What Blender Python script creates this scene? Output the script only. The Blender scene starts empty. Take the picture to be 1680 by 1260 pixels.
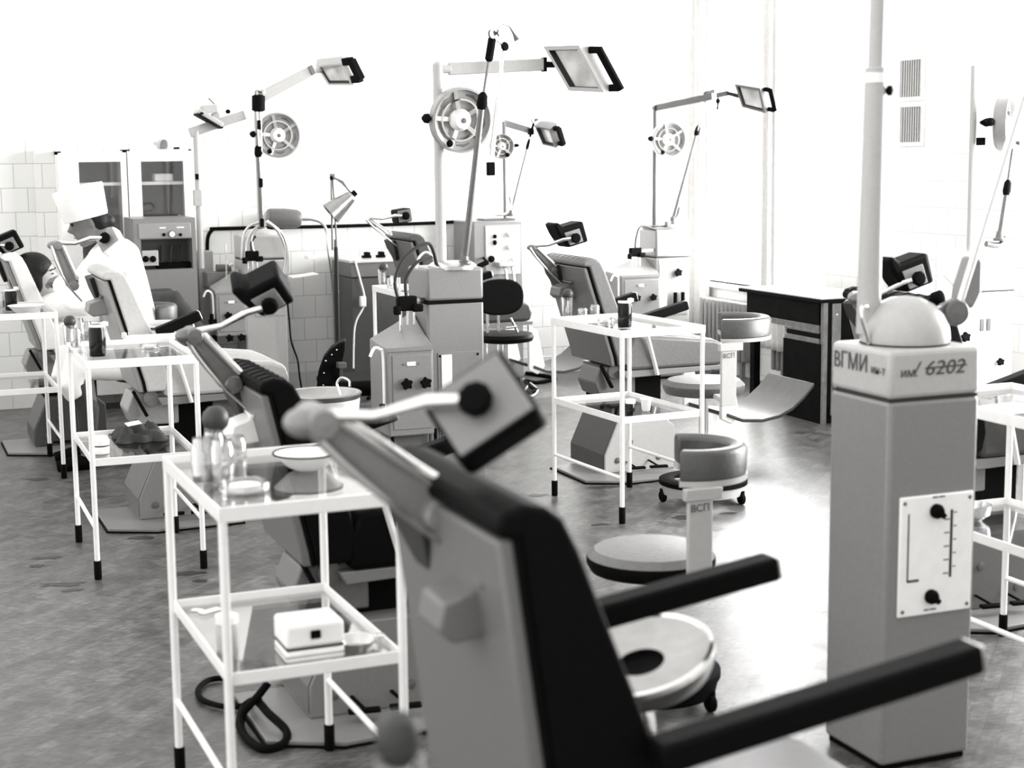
import bpy, bmesh, math, random
from mathutils import Vector as V, Matrix
random.seed(7)
S = bpy.context.scene
COL = S.collection
PI = math.pi

# ------------------------------------------------------------------ camera geometry (surveyed from the photograph)
FPX, PITCH, ROLL, EYE, YAW = 2599.0, .144, .011, 1.604, .385
def _room(v):
    X, Y, Z = v
    return V((X*math.cos(YAW)+Y*math.sin(YAW), -X*math.sin(YAW)+Y*math.cos(YAW), Z))
_F = V((0, math.cos(PITCH), -math.sin(PITCH))); _U = V((0, math.sin(PITCH), math.cos(PITCH))); _X = V((1, 0, 0))
CR = _room(_X*math.cos(ROLL)-_U*math.sin(ROLL)); CU = _room(_X*math.sin(ROLL)+_U*math.cos(ROLL)); CF = _room(_F)
CC = V((0, 0, EYE))
def ray(u, v): return CF + CR*((u-840)/FPX) - CU*((v-630)/FPX)
def at_z(u, v, z): r = ray(u, v); return CC + r*((z-EYE)/r.z)
def at_y(u, v, y): r = ray(u, v); return CC + r*(y/r.y)
def at_x(u, v, x): r = ray(u, v); return CC + r*(x/r.x)
def at_d(u, v, d): return CC + ray(u, v)*d

# ------------------------------------------------------------------ materials
def mat(name, g, rough=.5, metal=0, spec=.5, coat=0, noise=0, nscale=30, warm=.012, bump=0):
    m = bpy.data.materials.new(name); m.use_nodes = True
    nt = m.node_tree; b = nt.nodes['Principled BSDF']
    c = (g*(1+warm), g, g*(1-warm*1.5), 1)
    b.inputs['Base Color'].default_value = c
    b.inputs['Roughness'].default_value = rough; b.inputs['Metallic'].default_value = metal
    b.inputs['Specular IOR Level'].default_value = spec
    b.inputs['Coat Weight'].default_value = coat
    tc = nt.nodes.new('ShaderNodeTexCoord'); n = nt.nodes.new('ShaderNodeTexNoise')
    n.inputs['Scale'].default_value = nscale; n.inputs['Detail'].default_value = 4
    nt.links.new(tc.outputs['Object'], n.inputs['Vector'])
    if noise:
        r = nt.nodes.new('ShaderNodeMapRange')
        r.inputs['From Min'].default_value = .3; r.inputs['From Max'].default_value = .7
        r.inputs['To Min'].default_value = 1-noise; r.inputs['To Max'].default_value = 1+noise
        nt.links.new(n.outputs['Fac'], r.inputs['Value'])
        mx = nt.nodes.new('ShaderNodeVectorMath'); mx.operation = 'SCALE'
        mx.inputs[0].default_value = c[:3]
        nt.links.new(r.outputs['Result'], mx.inputs['Scale'])
        nt.links.new(mx.outputs['Vector'], b.inputs['Base Color'])
    if bump:
        bp = nt.nodes.new('ShaderNodeBump'); bp.inputs['Strength'].default_value = bump
        bp.inputs['Distance'].default_value = .004
        nt.links.new(n.outputs['Fac'], bp.inputs['Height']); nt.links.new(bp.outputs['Normal'], b.inputs['Normal'])
    return m
M = {}
M['unitpale'] = mat('unit_pale_paint', .27, .35, noise=.05, nscale=90)
M['dullsteel'] = mat('dull_steel', .33, .3, 1, noise=.08)
M['damp'] = mat('damp_stain', .018, .4)
M['unitmid'] = mat('chair_shell_grey', .135, .4, noise=.06, nscale=90)
M['vinylband'] = mat('dark_band_vinyl', .06, .4, noise=.1, bump=.2, nscale=60)
M['white']   = mat('white_enamel', .88, .3, noise=.03)
M['offwhite']= mat('offwhite_paint', .42, .35, noise=.04, nscale=60)
M['paint']   = mat('pale_grey_paint', .36, .4, noise=.06, nscale=90)
M['unit']    = mat('unit_grey_paint', .2, .35, noise=.05, nscale=90)
M['greypaint'] = mat('grey_paint', .115, .4, noise=.06, nscale=90)
M['midgrey'] = mat('mid_grey_paint', .06, .4, noise=.06)
M['darkgrey']= mat('dark_grey_paint', .025, .5, spec=.25, noise=.1)
M['black']   = mat('black_rubber', .003, .7, spec=.05, noise=.2)
M['vinyl']   = mat('black_vinyl', .003, .6, spec=.06, noise=.15, bump=.2, nscale=60)
M['vinylgrey'] = mat('grey_vinyl', .12, .45, noise=.1, bump=.2, nscale=60)
M['vinyldark'] = mat('dark_grey_vinyl', .045, .45, noise=.1, bump=.2, nscale=60)
M['vinylpale'] = mat('pale_vinyl', .48, .5, noise=.06, bump=.2, nscale=60)
M['vinylwhite'] = mat('white_cover', .85, .6, noise=.03, bump=.2, nscale=40)
M['chrome']  = mat('chrome', .75, .14, 1)
M['steel']   = mat('brushed_steel', .6, .28, 1, noise=.05)
M['cast']    = mat('cast_grey_metal', .13, .35, .4, noise=.1)
M['cloth']   = mat('white_cloth', .9, .9, noise=.03, bump=.3, nscale=25)
M['paper']   = mat('white_paper', .9, .8)
M['skin']    = mat('skin', .34, .5, noise=.06, warm=.02)
M['skindark']= mat('tanned_skin', .15, .5, noise=.08, warm=.02)
M['hair']    = mat('dark_hair', .006, .55, spec=.2, noise=.3, nscale=80, bump=.5)
M['stocking']= mat('dark_stocking', .03, .6, noise=.2)
M['darkcloth'] = mat('dark_cloth', .025, .85, noise=.3, nscale=20, bump=.4)
M['deskdark']= mat('dark_wood_laminate', .004, .6, spec=.06, noise=.4, nscale=12)
M['deskedge']= mat('worn_wood_edge', .16, .5, noise=.25, nscale=25)
M['laminate']= mat('pale_laminate', .55, .22)
M['plywood'] = mat('grey_ply', .04, .45, noise=.2, nscale=18)
M['bulb']    = mat('grey_rubber', .03, .5, noise=.15)
M['plaster'] = mat('white_plaster', .88, .8, noise=.02, nscale=5)
M['curtain'] = mat('curtain_cloth', .7, .9, noise=.06)
M['ink']     = mat('dark_ink', .06, .7)
M['darkliquid'] = mat('dark_liquid', .003, .15, spec=.25)
M['lamp_glass'] = mat('ribbed_reflector_glass', .5, .2, .25, noise=.4, nscale=7)
M['radiator']= mat('radiator_paint', .2, .45, noise=.05)

def glassmat(name, tint, gloss, rough=.03):
    m = bpy.data.materials.new(name); m.use_nodes = True; nt = m.node_tree
    for n in list(nt.nodes): nt.nodes.remove(n)
    o = nt.nodes.new('ShaderNodeOutputMaterial'); mx = nt.nodes.new('ShaderNodeMixShader')
    t = nt.nodes.new('ShaderNodeBsdfTransparent'); g = nt.nodes.new('ShaderNodeBsdfGlossy')
    t.inputs[0].default_value = (tint, tint, tint, 1); g.inputs['Roughness'].default_value = rough
    lw = nt.nodes.new('ShaderNodeLayerWeight'); lw.inputs[0].default_value = .35
    mr = nt.nodes.new('ShaderNodeMapRange'); mr.inputs['To Min'].default_value = gloss; mr.inputs['To Max'].default_value = min(1, gloss+.55)
    nt.links.new(lw.outputs['Facing'], mr.inputs['Value']); nt.links.new(mr.outputs['Result'], mx.inputs[0])
    nt.links.new(t.outputs[0], mx.inputs[1]); nt.links.new(g.outputs[0], mx.inputs[2]); nt.links.new(mx.outputs[0], o.inputs[0])
    return m
M['glass'] = glassmat('clear_glass', .96, .06)
M['jarglass'] = glassmat('jar_glass', .9, .22)

def tile_mat(name, axis, z0, g=.86, row=.154, wid=.163, off=0.0, grout=.42):
    m = bpy.data.materials.new(name); m.use_nodes = True; nt = m.node_tree; b = nt.nodes['Principled BSDF']
    tc = nt.nodes.new('ShaderNodeTexCoord'); sp = nt.nodes.new('ShaderNodeSeparateXYZ'); cb = nt.nodes.new('ShaderNodeCombineXYZ')
    nt.links.new(tc.outputs['Object'], sp.inputs[0])
    a1 = nt.nodes.new('ShaderNodeMath'); a1.operation = 'ADD'; a1.inputs[1].default_value = off
    a2 = nt.nodes.new('ShaderNodeMath'); a2.operation = 'SUBTRACT'; a2.inputs[1].default_value = z0
    nt.links.new(sp.outputs[axis], a1.inputs[0]); nt.links.new(sp.outputs['Z'], a2.inputs[0])
    nt.links.new(a1.outputs[0], cb.inputs['X']); nt.links.new(a2.outputs[0], cb.inputs['Y'])
    br = nt.nodes.new('ShaderNodeTexBrick'); br.offset = .5
    br.inputs['Scale'].default_value = 1; br.inputs['Brick Width'].default_value = wid; br.inputs['Row Height'].default_value = row
    br.inputs['Mortar Size'].default_value = .0022; br.inputs['Mortar Smooth'].default_value = .3
    br.inputs['Color1'].default_value = (g, g, g*.98, 1); br.inputs['Color2'].default_value = (g*.94, g*.94, g*.92, 1)
    br.inputs['Mortar'].default_value = (grout, grout, grout*.98, 1)
    nt.links.new(cb.outputs[0], br.inputs['Vector']); nt.links.new(br.outputs['Color'], b.inputs['Base Color'])
    b.inputs['Roughness'].default_value = .25
    bp = nt.nodes.new('ShaderNodeBump'); bp.inputs['Strength'].default_value = .15; bp.inputs['Distance'].default_value = .003; bp.invert = True
    nt.links.new(br.outputs['Fac'], bp.inputs['Height']); nt.links.new(bp.outputs['Normal'], b.inputs['Normal'])
    return m
M['tile_back'] = tile_mat('glazed_tile_back', 'X', .192)
M['tile_right'] = tile_mat('glazed_tile_right', 'Y', .192, grout=.6)
M['tile_base'] = tile_mat('glazed_tile_base', 'X', .128, g=.7)

def floor_mat():
    m = bpy.data.materials.new('worn_parquet'); m.use_nodes = True; nt = m.node_tree; b = nt.nodes['Principled BSDF']
    tc = nt.nodes.new('ShaderNodeTexCoord')
    mp = nt.nodes.new('ShaderNodeMapping'); mp.inputs['Rotation'].default_value = (0, 0, -PI/4)
    nt.links.new(tc.outputs['Object'], mp.inputs[0])
    br = nt.nodes.new('ShaderNodeTexBrick'); br.offset = .5
    br.inputs['Scale'].default_value = 1; br.inputs['Brick Width'].default_value = .115; br.inputs['Row Height'].default_value = .05
    br.inputs['Mortar Size'].default_value = .0015; br.inputs['Mortar Smooth'].default_value = .5
    br.inputs['Color1'].default_value = (.066, .065, .063, 1); br.inputs['Color2'].default_value = (.108, .106, .103, 1)
    br.inputs['Mortar'].default_value = (.05, .05, .048, 1)
    nt.links.new(mp.outputs[0], br.inputs['Vector'])
    n = nt.nodes.new('ShaderNodeTexNoise'); n.inputs['Scale'].default_value = 9; n.inputs['Detail'].default_value = 9; n.inputs['Roughness'].default_value = .65
    nt.links.new(tc.outputs['Object'], n.inputs['Vector'])
    r = nt.nodes.new('ShaderNodeMapRange'); r.inputs['From Min'].default_value = .3; r.inputs['From Max'].default_value = .7
    r.inputs['To Min'].default_value = .5; r.inputs['To Max'].default_value = 1.5
    nt.links.new(n.outputs['Fac'], r.inputs['Value'])
    mx = nt.nodes.new('ShaderNodeVectorMath'); mx.operation = 'SCALE'
    nt.links.new(br.outputs['Color'], mx.inputs[0]); nt.links.new(r.outputs['Result'], mx.inputs['Scale'])
    mp2 = nt.nodes.new('ShaderNodeMapping'); mp2.inputs['Scale'].default_value = (1, 3.5, 1); mp2.inputs['Rotation'].default_value = (0, 0, .35)
    n2 = nt.nodes.new('ShaderNodeTexNoise'); n2.inputs['Scale'].default_value = 26; n2.inputs['Detail'].default_value = 6; n2.inputs['Roughness'].default_value = .7
    nt.links.new(tc.outputs['Object'], mp2.inputs[0]); nt.links.new(mp2.outputs[0], n2.inputs['Vector'])
    r2 = nt.nodes.new('ShaderNodeMapRange'); r2.inputs['From Min'].default_value = .3; r2.inputs['From Max'].default_value = .7
    r2.inputs['To Min'].default_value = .2; r2.inputs['To Max'].default_value = 1.9
    nt.links.new(n2.outputs['Fac'], r2.inputs['Value'])
    m2 = nt.nodes.new('ShaderNodeVectorMath'); m2.operation = 'SCALE'
    nt.links.new(mx.outputs['Vector'], m2.inputs[0]); nt.links.new(r2.outputs['Result'], m2.inputs['Scale'])
    nt.links.new(m2.outputs['Vector'], b.inputs['Base Color'])
    rr = nt.nodes.new('ShaderNodeMapRange'); rr.inputs['To Min'].default_value = .25; rr.inputs['To Max'].default_value = .5
    b.inputs['Specular IOR Level'].default_value = .42
    nt.links.new(n.outputs['Fac'], rr.inputs['Value']); nt.links.new(rr.outputs['Result'], b.inputs['Roughness'])
    bp = nt.nodes.new('ShaderNodeBump'); bp.inputs['Strength'].default_value = .25; bp.inputs['Distance'].default_value = .003
    nt.links.new(n.outputs['Fac'], bp.inputs['Height']); nt.links.new(bp.outputs['Normal'], b.inputs['Normal'])
    return m
M['floor'] = floor_mat()

# ------------------------------------------------------------------ mesh builder
class MB:
    def __init__(s): s.v = []; s.f = []
    def add(s, vs, fs):
        o = len(s.v); s.v += [V(p) for p in vs]; s.f += [[i+o for i in f] for f in fs]; return s
    def box(s, x0, x1, y0, y1, z0, z1):
        vs = [(x, y, z) for z in (z0, z1) for y in (y0, y1) for x in (x0, x1)]
        return s.add(vs, [(0,2,3,1),(4,5,7,6),(0,1,5,4),(2,6,7,3),(0,4,6,2),(1,3,7,5)])
    def obox(s, c, a, b, n, ha, hb, hn):
        c = V(c); a = V(a).normalized()*ha; b = V(b).normalized()*hb; n = V(n).normalized()*hn
        vs = [c+a*i+b*j+n*k for k in (-1,1) for j in (-1,1) for i in (-1,1)]
        return s.add(vs, [(0,2,3,1),(4,5,7,6),(0,1,5,4),(2,6,7,3),(0,4,6,2),(1,3,7,5)])
    def prism(s, base, off):          # base polygon (3-D points), extruded along off
        base = [V(p) for p in base]; n = len(base); off = V(off)
        return s.add(base+[p+off for p in base], [list(range(n))[::-1], list(range(n, 2*n))] +
                     [[i, (i+1) % n, (i+1) % n+n, i+n] for i in range(n)])
    def xz(s, poly, y0, y1): return s.prism([(x, y0, z) for x, z in poly], (0, y1-y0, 0))
    def yz(s, poly, x0, x1): return s.prism([(x0, y, z) for y, z in poly], (x1-x0, 0, 0))
    def xy(s, poly, z0, z1): return s.prism([(x, y, z0) for x, y in poly], (0, 0, z1-z0))
    def bar(s, p, q, w, h, up=(0,0,1)):
        p, q = V(p), V(q); d = (q-p); L = d.length; d.normalize()
        n = d.cross(V(up)); n.normalize(); u = n.cross(d)
        return s.obox((p+q)/2, d, n, u, L/2, w/2, h/2)
    def tube(s, pts, r, seg=10, closed=False, smooth=0):
        pts = [V(p) for p in pts]
        if smooth and len(pts) > 2: pts = catmull(pts, smooth)
        n = len(pts); rs = r if isinstance(r, (list, tuple)) else [r]*n
        if len(rs) != n: rs = [rs[0]+(rs[-1]-rs[0])*i/(n-1) for i in range(n)]
        vs = []; fs = []; ref = None
        for i, p in enumerate(pts):
            t = (pts[min(i+1, n-1)]-pts[max(i-1, 0)])
            if closed: t = pts[(i+1) % n]-pts[i-1]
            t.normalize()
            if ref is None:
                ref = t.orthogonal().normalized()
            ref = (ref - t*ref.dot(t))
            if ref.length < 1e-6: ref = t.orthogonal()
            ref.normalize(); w = t.cross(ref)
            vs += [p+(ref*math.cos(2*PI*k/seg)+w*math.sin(2*PI*k/seg))*rs[i] for k in range(seg)]
        m = n if closed else n-1
        for i in range(m):
            for k in range(seg):
                a, b = i*seg+k, i*seg+(k+1) % seg; j = (i+1) % n
                fs.append((a, b, j*seg+(k+1) % seg, j*seg+k))
        if not closed: fs += [list(range(seg))[::-1], [(n-1)*seg+k for k in range(seg)]]
        return s.add(vs, fs)
    def cyl(s, p, q, r, r2=None, seg=20): return s.tube([p, q], [r, r if r2 is None else r2], seg)
    def lathe(s, c, prof, axis=(0,0,1), seg=28, cap=True):
        c = V(c); ax = V(axis).normalized(); e = ax.orthogonal().normalized()
        if abs(ax.z) > .99: e = V((1,0,0))
        w = ax.cross(e); vs = []; fs = []
        for r, t in prof:
            vs += [c+ax*t+(e*math.cos(2*PI*k/seg)+w*math.sin(2*PI*k/seg))*r for k in range(seg)]
        n = len(prof)
        for i in range(n-1):
            for k in range(seg):
                fs.append((i*seg+k, i*seg+(k+1) % seg, (i+1)*seg+(k+1) % seg, (i+1)*seg+k))
        if cap:
            if prof[0][0] > 1e-5: fs.append(list(range(seg))[::-1])
            if prof[-1][0] > 1e-5: fs.append([(n-1)*seg+k for k in range(seg)])
        return s.add(vs, fs)
    def ell(s, c, r, seg=20, rings=12, rot=None):
        c = V(c); r = V(r) if not isinstance(r, (int, float)) else V((r, r, r)); vs = []; fs = []
        for i in range(rings+1):
            th = PI*i/rings
            for k in range(seg):
                p = V((math.sin(th)*math.cos(2*PI*k/seg)*r.x, math.sin(th)*math.sin(2*PI*k/seg)*r.y, math.cos(th)*r.z))
                if rot: p = rot @ p
                vs.append(c+p)
        for i in range(rings):
            for k in range(seg): fs.append((i*seg+k, (i+1)*seg+k, (i+1)*seg+(k+1) % seg, i*seg+(k+1) % seg))
        return s.add(vs, fs)
    def grid(s, rows, thick):          # rows of points -> solid sheet of given thickness (along -z)
        n, m = len(rows), len(rows[0]); o = []
        for r in rows: o += [V(p) for p in r]
        o2 = [p-V((0,0,thick)) for p in o]; fs = []; N = n*m
        for i in range(n-1):
            for j in range(m-1):
                a = i*m+j; fs.append((a, a+1, a+m+1, a+m)); fs.append((N+a, N+a+m, N+a+m+1, N+a+1))
        for j in range(m-1):
            fs.append((j, N+j, N+j+1, j+1)); a = (n-1)*m+j; fs.append((a, a+1, N+a+1, N+a))
        for i in range(n-1):
            a = i*m; fs.append((a, a+m, N+a+m, N+a)); a = i*m+m-1; fs.append((a, N+a, N+a+m, a+m))
        return s.add(o+o2, fs)
def catmull(P, k):
    out = []; n = len(P)
    for i in range(n-1):
        p0, p1, p2, p3 = P[max(i-1, 0)], P[i], P[i+1], P[min(i+2, n-1)]
        for j in range(k):
            t = j/k
            out.append(.5*((2*p1)+(p2-p0)*t+(2*p0-5*p1+4*p2-p3)*t*t+(3*p1-p0-3*p2+p3)*t**3))
    return out+[P[-1]]

ORG = {}
def finish(o, bevel=0, seg=2, angle=35):
    me = o.data
    bm = bmesh.new(); bm.from_mesh(me); bmesh.ops.recalc_face_normals(bm, faces=bm.faces); bm.to_mesh(me); bm.free()
    for p in me.polygons: p.use_smooth = True
    me.set_sharp_from_angle(angle=math.radians(angle))
    if bevel:
        b = o.modifiers.new('bevel', 'BEVEL'); b.width = bevel; b.segments = seg; b.limit_method = 'ANGLE'; b.angle_limit = math.radians(40)
        b.harden_normals = False
def mesh(name, mb, m, loc=(0,0,0), parent=None, bevel=0, seg=2, angle=35):
    loc = V(loc); me = bpy.data.meshes.new(name)
    me.from_pydata([tuple(p-loc) for p in mb.v], [], mb.f)
    o = bpy.data.objects.new(name, me); COL.objects.link(o)
    me.materials.append(M[m] if isinstance(m, str) else m)
    if parent is None: o.location = loc
    else: o.parent = parent
    finish(o, bevel, seg, angle)
    return o
def tag(o, label, cat, group=None):
    o['label'] = label; o['category'] = cat
    if group: o['group'] = group
    return o
def thing(name, label, cat, loc, group=None, rot=0):
    o = bpy.data.objects.new(name, None); COL.objects.link(o); o.location = V(loc); o.rotation_euler.z = rot
    o.empty_display_size = .1
    ORG[o] = V(loc); return tag(o, label, cat, group)
def part(name, mb, m, par, bevel=0, seg=2, angle=35, label=None):
    root = par
    while root.parent: root = root.parent
    loc = ORG[root]
    me = bpy.data.meshes.new(name); me.from_pydata([tuple(p-loc) for p in mb.v], [], mb.f)
    o = bpy.data.objects.new(name, me); COL.objects.link(o); o.parent = par
    me.materials.append(M[m] if isinstance(m, str) else m); finish(o, bevel, seg, angle)
    if label: o['label'] = label
    return o
def single(name, mb, m, label, cat, group=None, bevel=0, seg=2, angle=35):
    c = V((sum(p.x for p in mb.v)/len(mb.v), sum(p.y for p in mb.v)/len(mb.v), min(p.z for p in mb.v)))
    return tag(mesh(name, mb, m, c, None, bevel, seg, angle), label, cat, group)
def struct(name, mb, m, parent=None, bevel=0):
    o = mesh(name, mb, m, (0,0,0), parent, bevel)
    if parent is None: o['kind'] = 'structure'
    return o
def text_part(name, body, size, origin, xdir, zdir, m, par, align='CENTER', sx=1.0, shear=0, depth=.0004):
    cu = bpy.data.curves.new(name, 'FONT'); cu.body = body; cu.size = size; cu.align_x = align; cu.align_y = 'CENTER'
    cu.extrude = depth; cu.shear = shear
    t = bpy.data.objects.new(name+'_tmp', cu); COL.objects.link(t)
    bpy.context.view_layer.update()
    me = bpy.data.meshes.new_from_object(t.evaluated_get(bpy.context.evaluated_depsgraph_get()))
    bpy.data.objects.remove(t)
    root = par
    while root.parent: root = root.parent
    loc = ORG[root]; xd = V(xdir).normalized(); zd = V(zdir).normalized(); nd = xd.cross(zd)
    for v in me.vertices: v.co = V(origin)-loc+xd*v.co.x*sx+zd*v.co.y+nd*v.co.z
    me.materials.clear(); me.materials.append(M[m])
    o = bpy.data.objects.new(name, me); COL.objects.link(o); o.parent = par
    return o
def dup(root, loc, rot, label, group=None):
    r = root.copy(); COL.objects.link(r); r.location = V(loc); r.rotation_euler.z = rot; r['label'] = label
    if group: r['group'] = group
    ORG[r] = V(loc)
    for ch in list(root.children):
        c = ch.copy(); COL.objects.link(c); c.parent = r
        for g in list(ch.children):
            d = g.copy(); COL.objects.link(d); d.parent = c
    return r

# ------------------------------------------------------------------ the room
RX, BY = 5.8, 10.65          # right wall plane, back wall plane
HT = 3.3
WINS = [(7.95+.91, 9.36), (9.50, 10.47)]
fl = struct('floor', MB().box(-4, RX+.25, -2, BY+.2, -.1, 0), 'floor')
struct('wall_back', MB().box(-4, RX+.25, BY, BY+.2, 0, 1.732), 'tile_back')
struct('trim_1', MB().box(-4, RX+.25, BY+.001, BY+.2, 1.732, HT), 'plaster')
struct('baseboard_back', MB().box(-4, RX, BY-.012, BY, 0, .128), 'tile_base', bevel=.003)
WZ0, WZ1 = .65, 2.9
w = MB()
NW = (3.2, 6.6)              # a nearer window beyond the right edge of the frame
w.box(RX, RX+.25, -2, BY, 0, WZ0)
for a, b in ((-2, NW[0]), (NW[1], 8.86), (10.47, BY)): w.box(RX, RX+.25, a, b, WZ0, 1.732)
struct('wall_right', w, 'tile_right')
w = MB(); w.box(RX+.001, RX+.25, -2, BY, WZ1, HT)
for a, b in ((-2, NW[0]), (NW[1], 8.86), (10.47, BY)): w.box(RX+.001, RX+.25, a, b, 1.732, WZ1)
struct('trim_2', w, 'plaster')
def window(n, y0, y1, mulls):
    f = MB(); x0, x1 = RX+.08, RX+.15; t = .05
    f.box(x0, x1, y0, y1, WZ0, WZ0+t); f.box(x0, x1, y0, y1, WZ1-t, WZ1)
    f.box(x0, x1, y0, y0+t, WZ0+t, WZ1-t); f.box(x0, x1, y1-t, y1, WZ0+t, WZ1-t)
    for m_ in mulls: f.box(x0, x1, m_-.03, m_+.03, WZ0+t, WZ1-t)
    o = struct('window_%d' % n, f, 'white')
    struct('window_pane', MB().box(RX+.112, RX+.118, y0+.01, y1-.01, WZ0+.01, WZ1-.01), 'glass', o)
    struct('window_sill', MB().box(RX-.04, RX+.12, y0-.03, y1+.03, WZ0-.035, WZ0), 'white', o, .004)
window(1, 8.86, 10.47, [9.43])
window(2, NW[0], NW[1], [4.9])
# ventilation grilles high on the right wall
for i, (v0, v1, lab) in enumerate(((100, 158, 'upper of two ribbed vent grilles high on the right wall'), (176, 233, 'lower of two ribbed vent grilles high on the right wall'))):
    a = at_x(1480, v0, RX); b = at_x(1513, v1, RX); y0, y1, z0, z1 = b.y, a.y, b.z, a.z
    t = thing('vent_grille', lab, 'vent', (RX, (y0+y1)/2, z0), 'ribbed vent grilles on the right wall')
    f = MB(); e = .022
    f.box(RX-.012, RX, y0-e, y1+e, z0-e, z0); f.box(RX-.012, RX, y0-e, y1+e, z1, z1+e)
    f.box(RX-.012, RX, y0-e, y0, z0, z1); f.box(RX-.012, RX, y1, y1+e, z0, z1)
    part('frame', f, 'white', t)
    part('backing', MB().box(RX-.003, RX, y0, y1, z0, z1), 'midgrey', t)
    l = MB()
    for k in range(9):
        yy = y0+(y1-y0)*(k+.5)/9; l.box(RX-.009, RX-.003, yy-.006, yy+.006, z0, z1)
    part('slats', l, 'offwhite', t)
# pilaster at the left of the back wall, seen in shade
p0, p1 = at_y(66, 450, 10.58).x, at_y(99, 450, 10.58).x
struct('trim_3', MB().box(p0, p1, 10.52, BY-.0005, 0, 1.66), 'tile_back')

# floor stains (wet streaks around the table feet)
st = MB()
for (u, v, du, dv) in ((75, 915, 30, 3), (105, 958, 42, 4), (60, 786, 28, 3), (310, 940, 30, 4), (232, 882, 26, 3), (1120, 848, 22, 4), (992, 799, 28, 2.5),
                       (1175, 868, 12, 4), (985, 860, 15, 2), (1195, 842, 22, 3), (880, 812, 20, 2.5), (120, 968, 20, 3), (330, 952, 14, 3), (500, 985, 8, 5), (60, 928, 12, 3)):
    c = at_z(u, v, .0012); a = at_z(u+du, v-du*.04, .0012)-c; b = at_z(u, v+dv, .0012)-c; pts = []
    for k in range(14):
        t = 2*PI*k/14; rr = random.uniform(.55, 1.15); pts.append(c+a*math.cos(t)*rr+b*math.sin(t)*rr)
    st.add(pts, [list(range(14))])
struct('stain', st, 'damp', fl)

# ------------------------------------------------------------------ instrument tables
TW, TL, TH, TS = .427, .669, .85, .471
def frame_ring(mb, w, l, z1, h, t):
    mb.box(-w/2, w/2, -l/2, -l/2+t, z1-h, z1); mb.box(-w/2, w/2, l/2-t, l/2, z1-h, z1)
    mb.box(-w/2, -w/2+t, -l/2+t, l/2-t, z1-h, z1); mb.box(w/2-t, w/2, -l/2+t, l/2-t, z1-h, z1)
    return mb
TG = 'white instrument tables beside the dental chairs'
def make_table(label):
    t = thing('instrument_table', label, 'table', (0,0,0), TG)
    part('top_frame', frame_ring(MB(), TW, TL, TH, .034, .006), 'white', t, .002)
    part('glass_top', MB().box(-TW/2+.007, TW/2-.007, -TL/2+.007, TL/2-.007, TH-.026, TH-.02), 'glass', t)
    part('shelf_frame', frame_ring(MB(), TW-.02, TL-.02, TS, .03, .006), 'white', t, .002)
    part('glass_shelf', MB().box(-TW/2+.018, TW/2-.018, -TL/2+.018, TL/2-.018, TS-.026, TS-.02), 'glass', t)
    for sx in (-1, 1):
        part('side_bar', MB().cyl((sx*(TW/2-.01), -TL/2+.02, .2), (sx*(TW/2-.01), TL/2-.02, .2), .008), 'white', t)
        for sy in (-1, 1):
            x, y = sx*(TW/2-.01), sy*(TL/2-.01)
            lg = part('leg', MB().cyl((x, y, .03), (x, y, TH-.03), .0105, seg=16), 'white', t)
            part('rubber_foot', MB().lathe((x, y, 0), [(.013,0),(.0145,.004),(.0145,.07),(.0125,.074)], seg=16), 'black', lg)
    return t
tables = {}
t0 = make_table('white glass-topped instrument table nearest the camera, white latched box on its shelf')
t0.location = (.882, 3.70, 0); t0.rotation_euler.z = .008
for key, x, y, r, lab in (('R', 3.168, 6.434, .059, 'white instrument table in the middle of the floor, in front of the grey chair'),
                          ('L', .952, 6.428, -.012, 'white instrument table second from the camera in the left row, dark cloth on its shelf'),
                          ('P', .65, 8.50, 0, 'white instrument table cut by the left edge, in front of the patient'),
                          ('T', 2.955, 8.61, 0, 'white instrument table far back between the grey cabinet and the square unit'),
                          ('K', 3.217, 3.79, 0, 'white instrument table cut by the right edge, behind the marked unit')):
    tables[key] = dup(t0, (x, y, 0), r, lab)
tables['F'] = t0
t0['group'] = TG
def tp(key, x, y, shelf=False):
    t = tables[key]; c, s = math.cos(t.rotation_euler.z), math.sin(t.rotation_euler.z)
    return V((t.location.x+x*c-y*s, t.location.y+x*s+y*c, (TS if shelf else TH)-.0195))
def pxtop(u, v, key, shelf=False): return at_z(u, v, (TS if shelf else TH)-.0195)

# ------------------------------------------------------------------ small glass and enamel ware
def jar(c, r, h, label, lid=None, fill=None, name='glass_jar', cat='jar', group=None, wall='jarglass'):
    c = V(c); t = thing(name, label, cat, c, group)
    part('body', MB().lathe(c, [(r*.9,0),(r,.004),(r,h*.82),(r*.85,h*.9),(r*.85,h),(r*.8,h),(r*.8,h*.9),(r*.94,h*.8),(r*.94,.006),(0,.006)], cap=False), wall, t)
    if fill: part('contents', MB().lathe(c, [(0,.007),(r*.92,.007),(r*.92,h*fill),(0,h*fill)], cap=False), 'cloth' if lid == 'w' else 'steel', t)
    if lid: part('lid', MB().lathe(c+V((0,0,h)), [(0,-.004),(r*1.02,-.004),(r*1.02,.014),(0,.016)], cap=False), 'white' if lid != 'c' else 'jarglass', t)
    return t
def dark_jar(c, r, h, label, lidside=True):
    c = V(c); t = thing('dark_jar', label, 'jar', c, 'dark jars on the instrument tables')
    part('body', MB().lathe(c, [(r*.95,0),(r,.004),(r,h*.86),(r*.9,h*.93),(r*.9,h),(0,h)], cap=True), 'darkliquid', t)
    part('rim', MB().lathe(c+V((0,0,h)), [(r*.75,-.004),(r*.95,-.004),(r*.97,.004),(r*.75,.006)], cap=False), 'white', t)
    if lidside: part('stopper', MB().lathe(c+V((r*.9,0,h*.98)), [(0,0),(r*.45,.002),(r*.45,.016),(0,.02)], cap=False), 'white', t)
    return t
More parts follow.
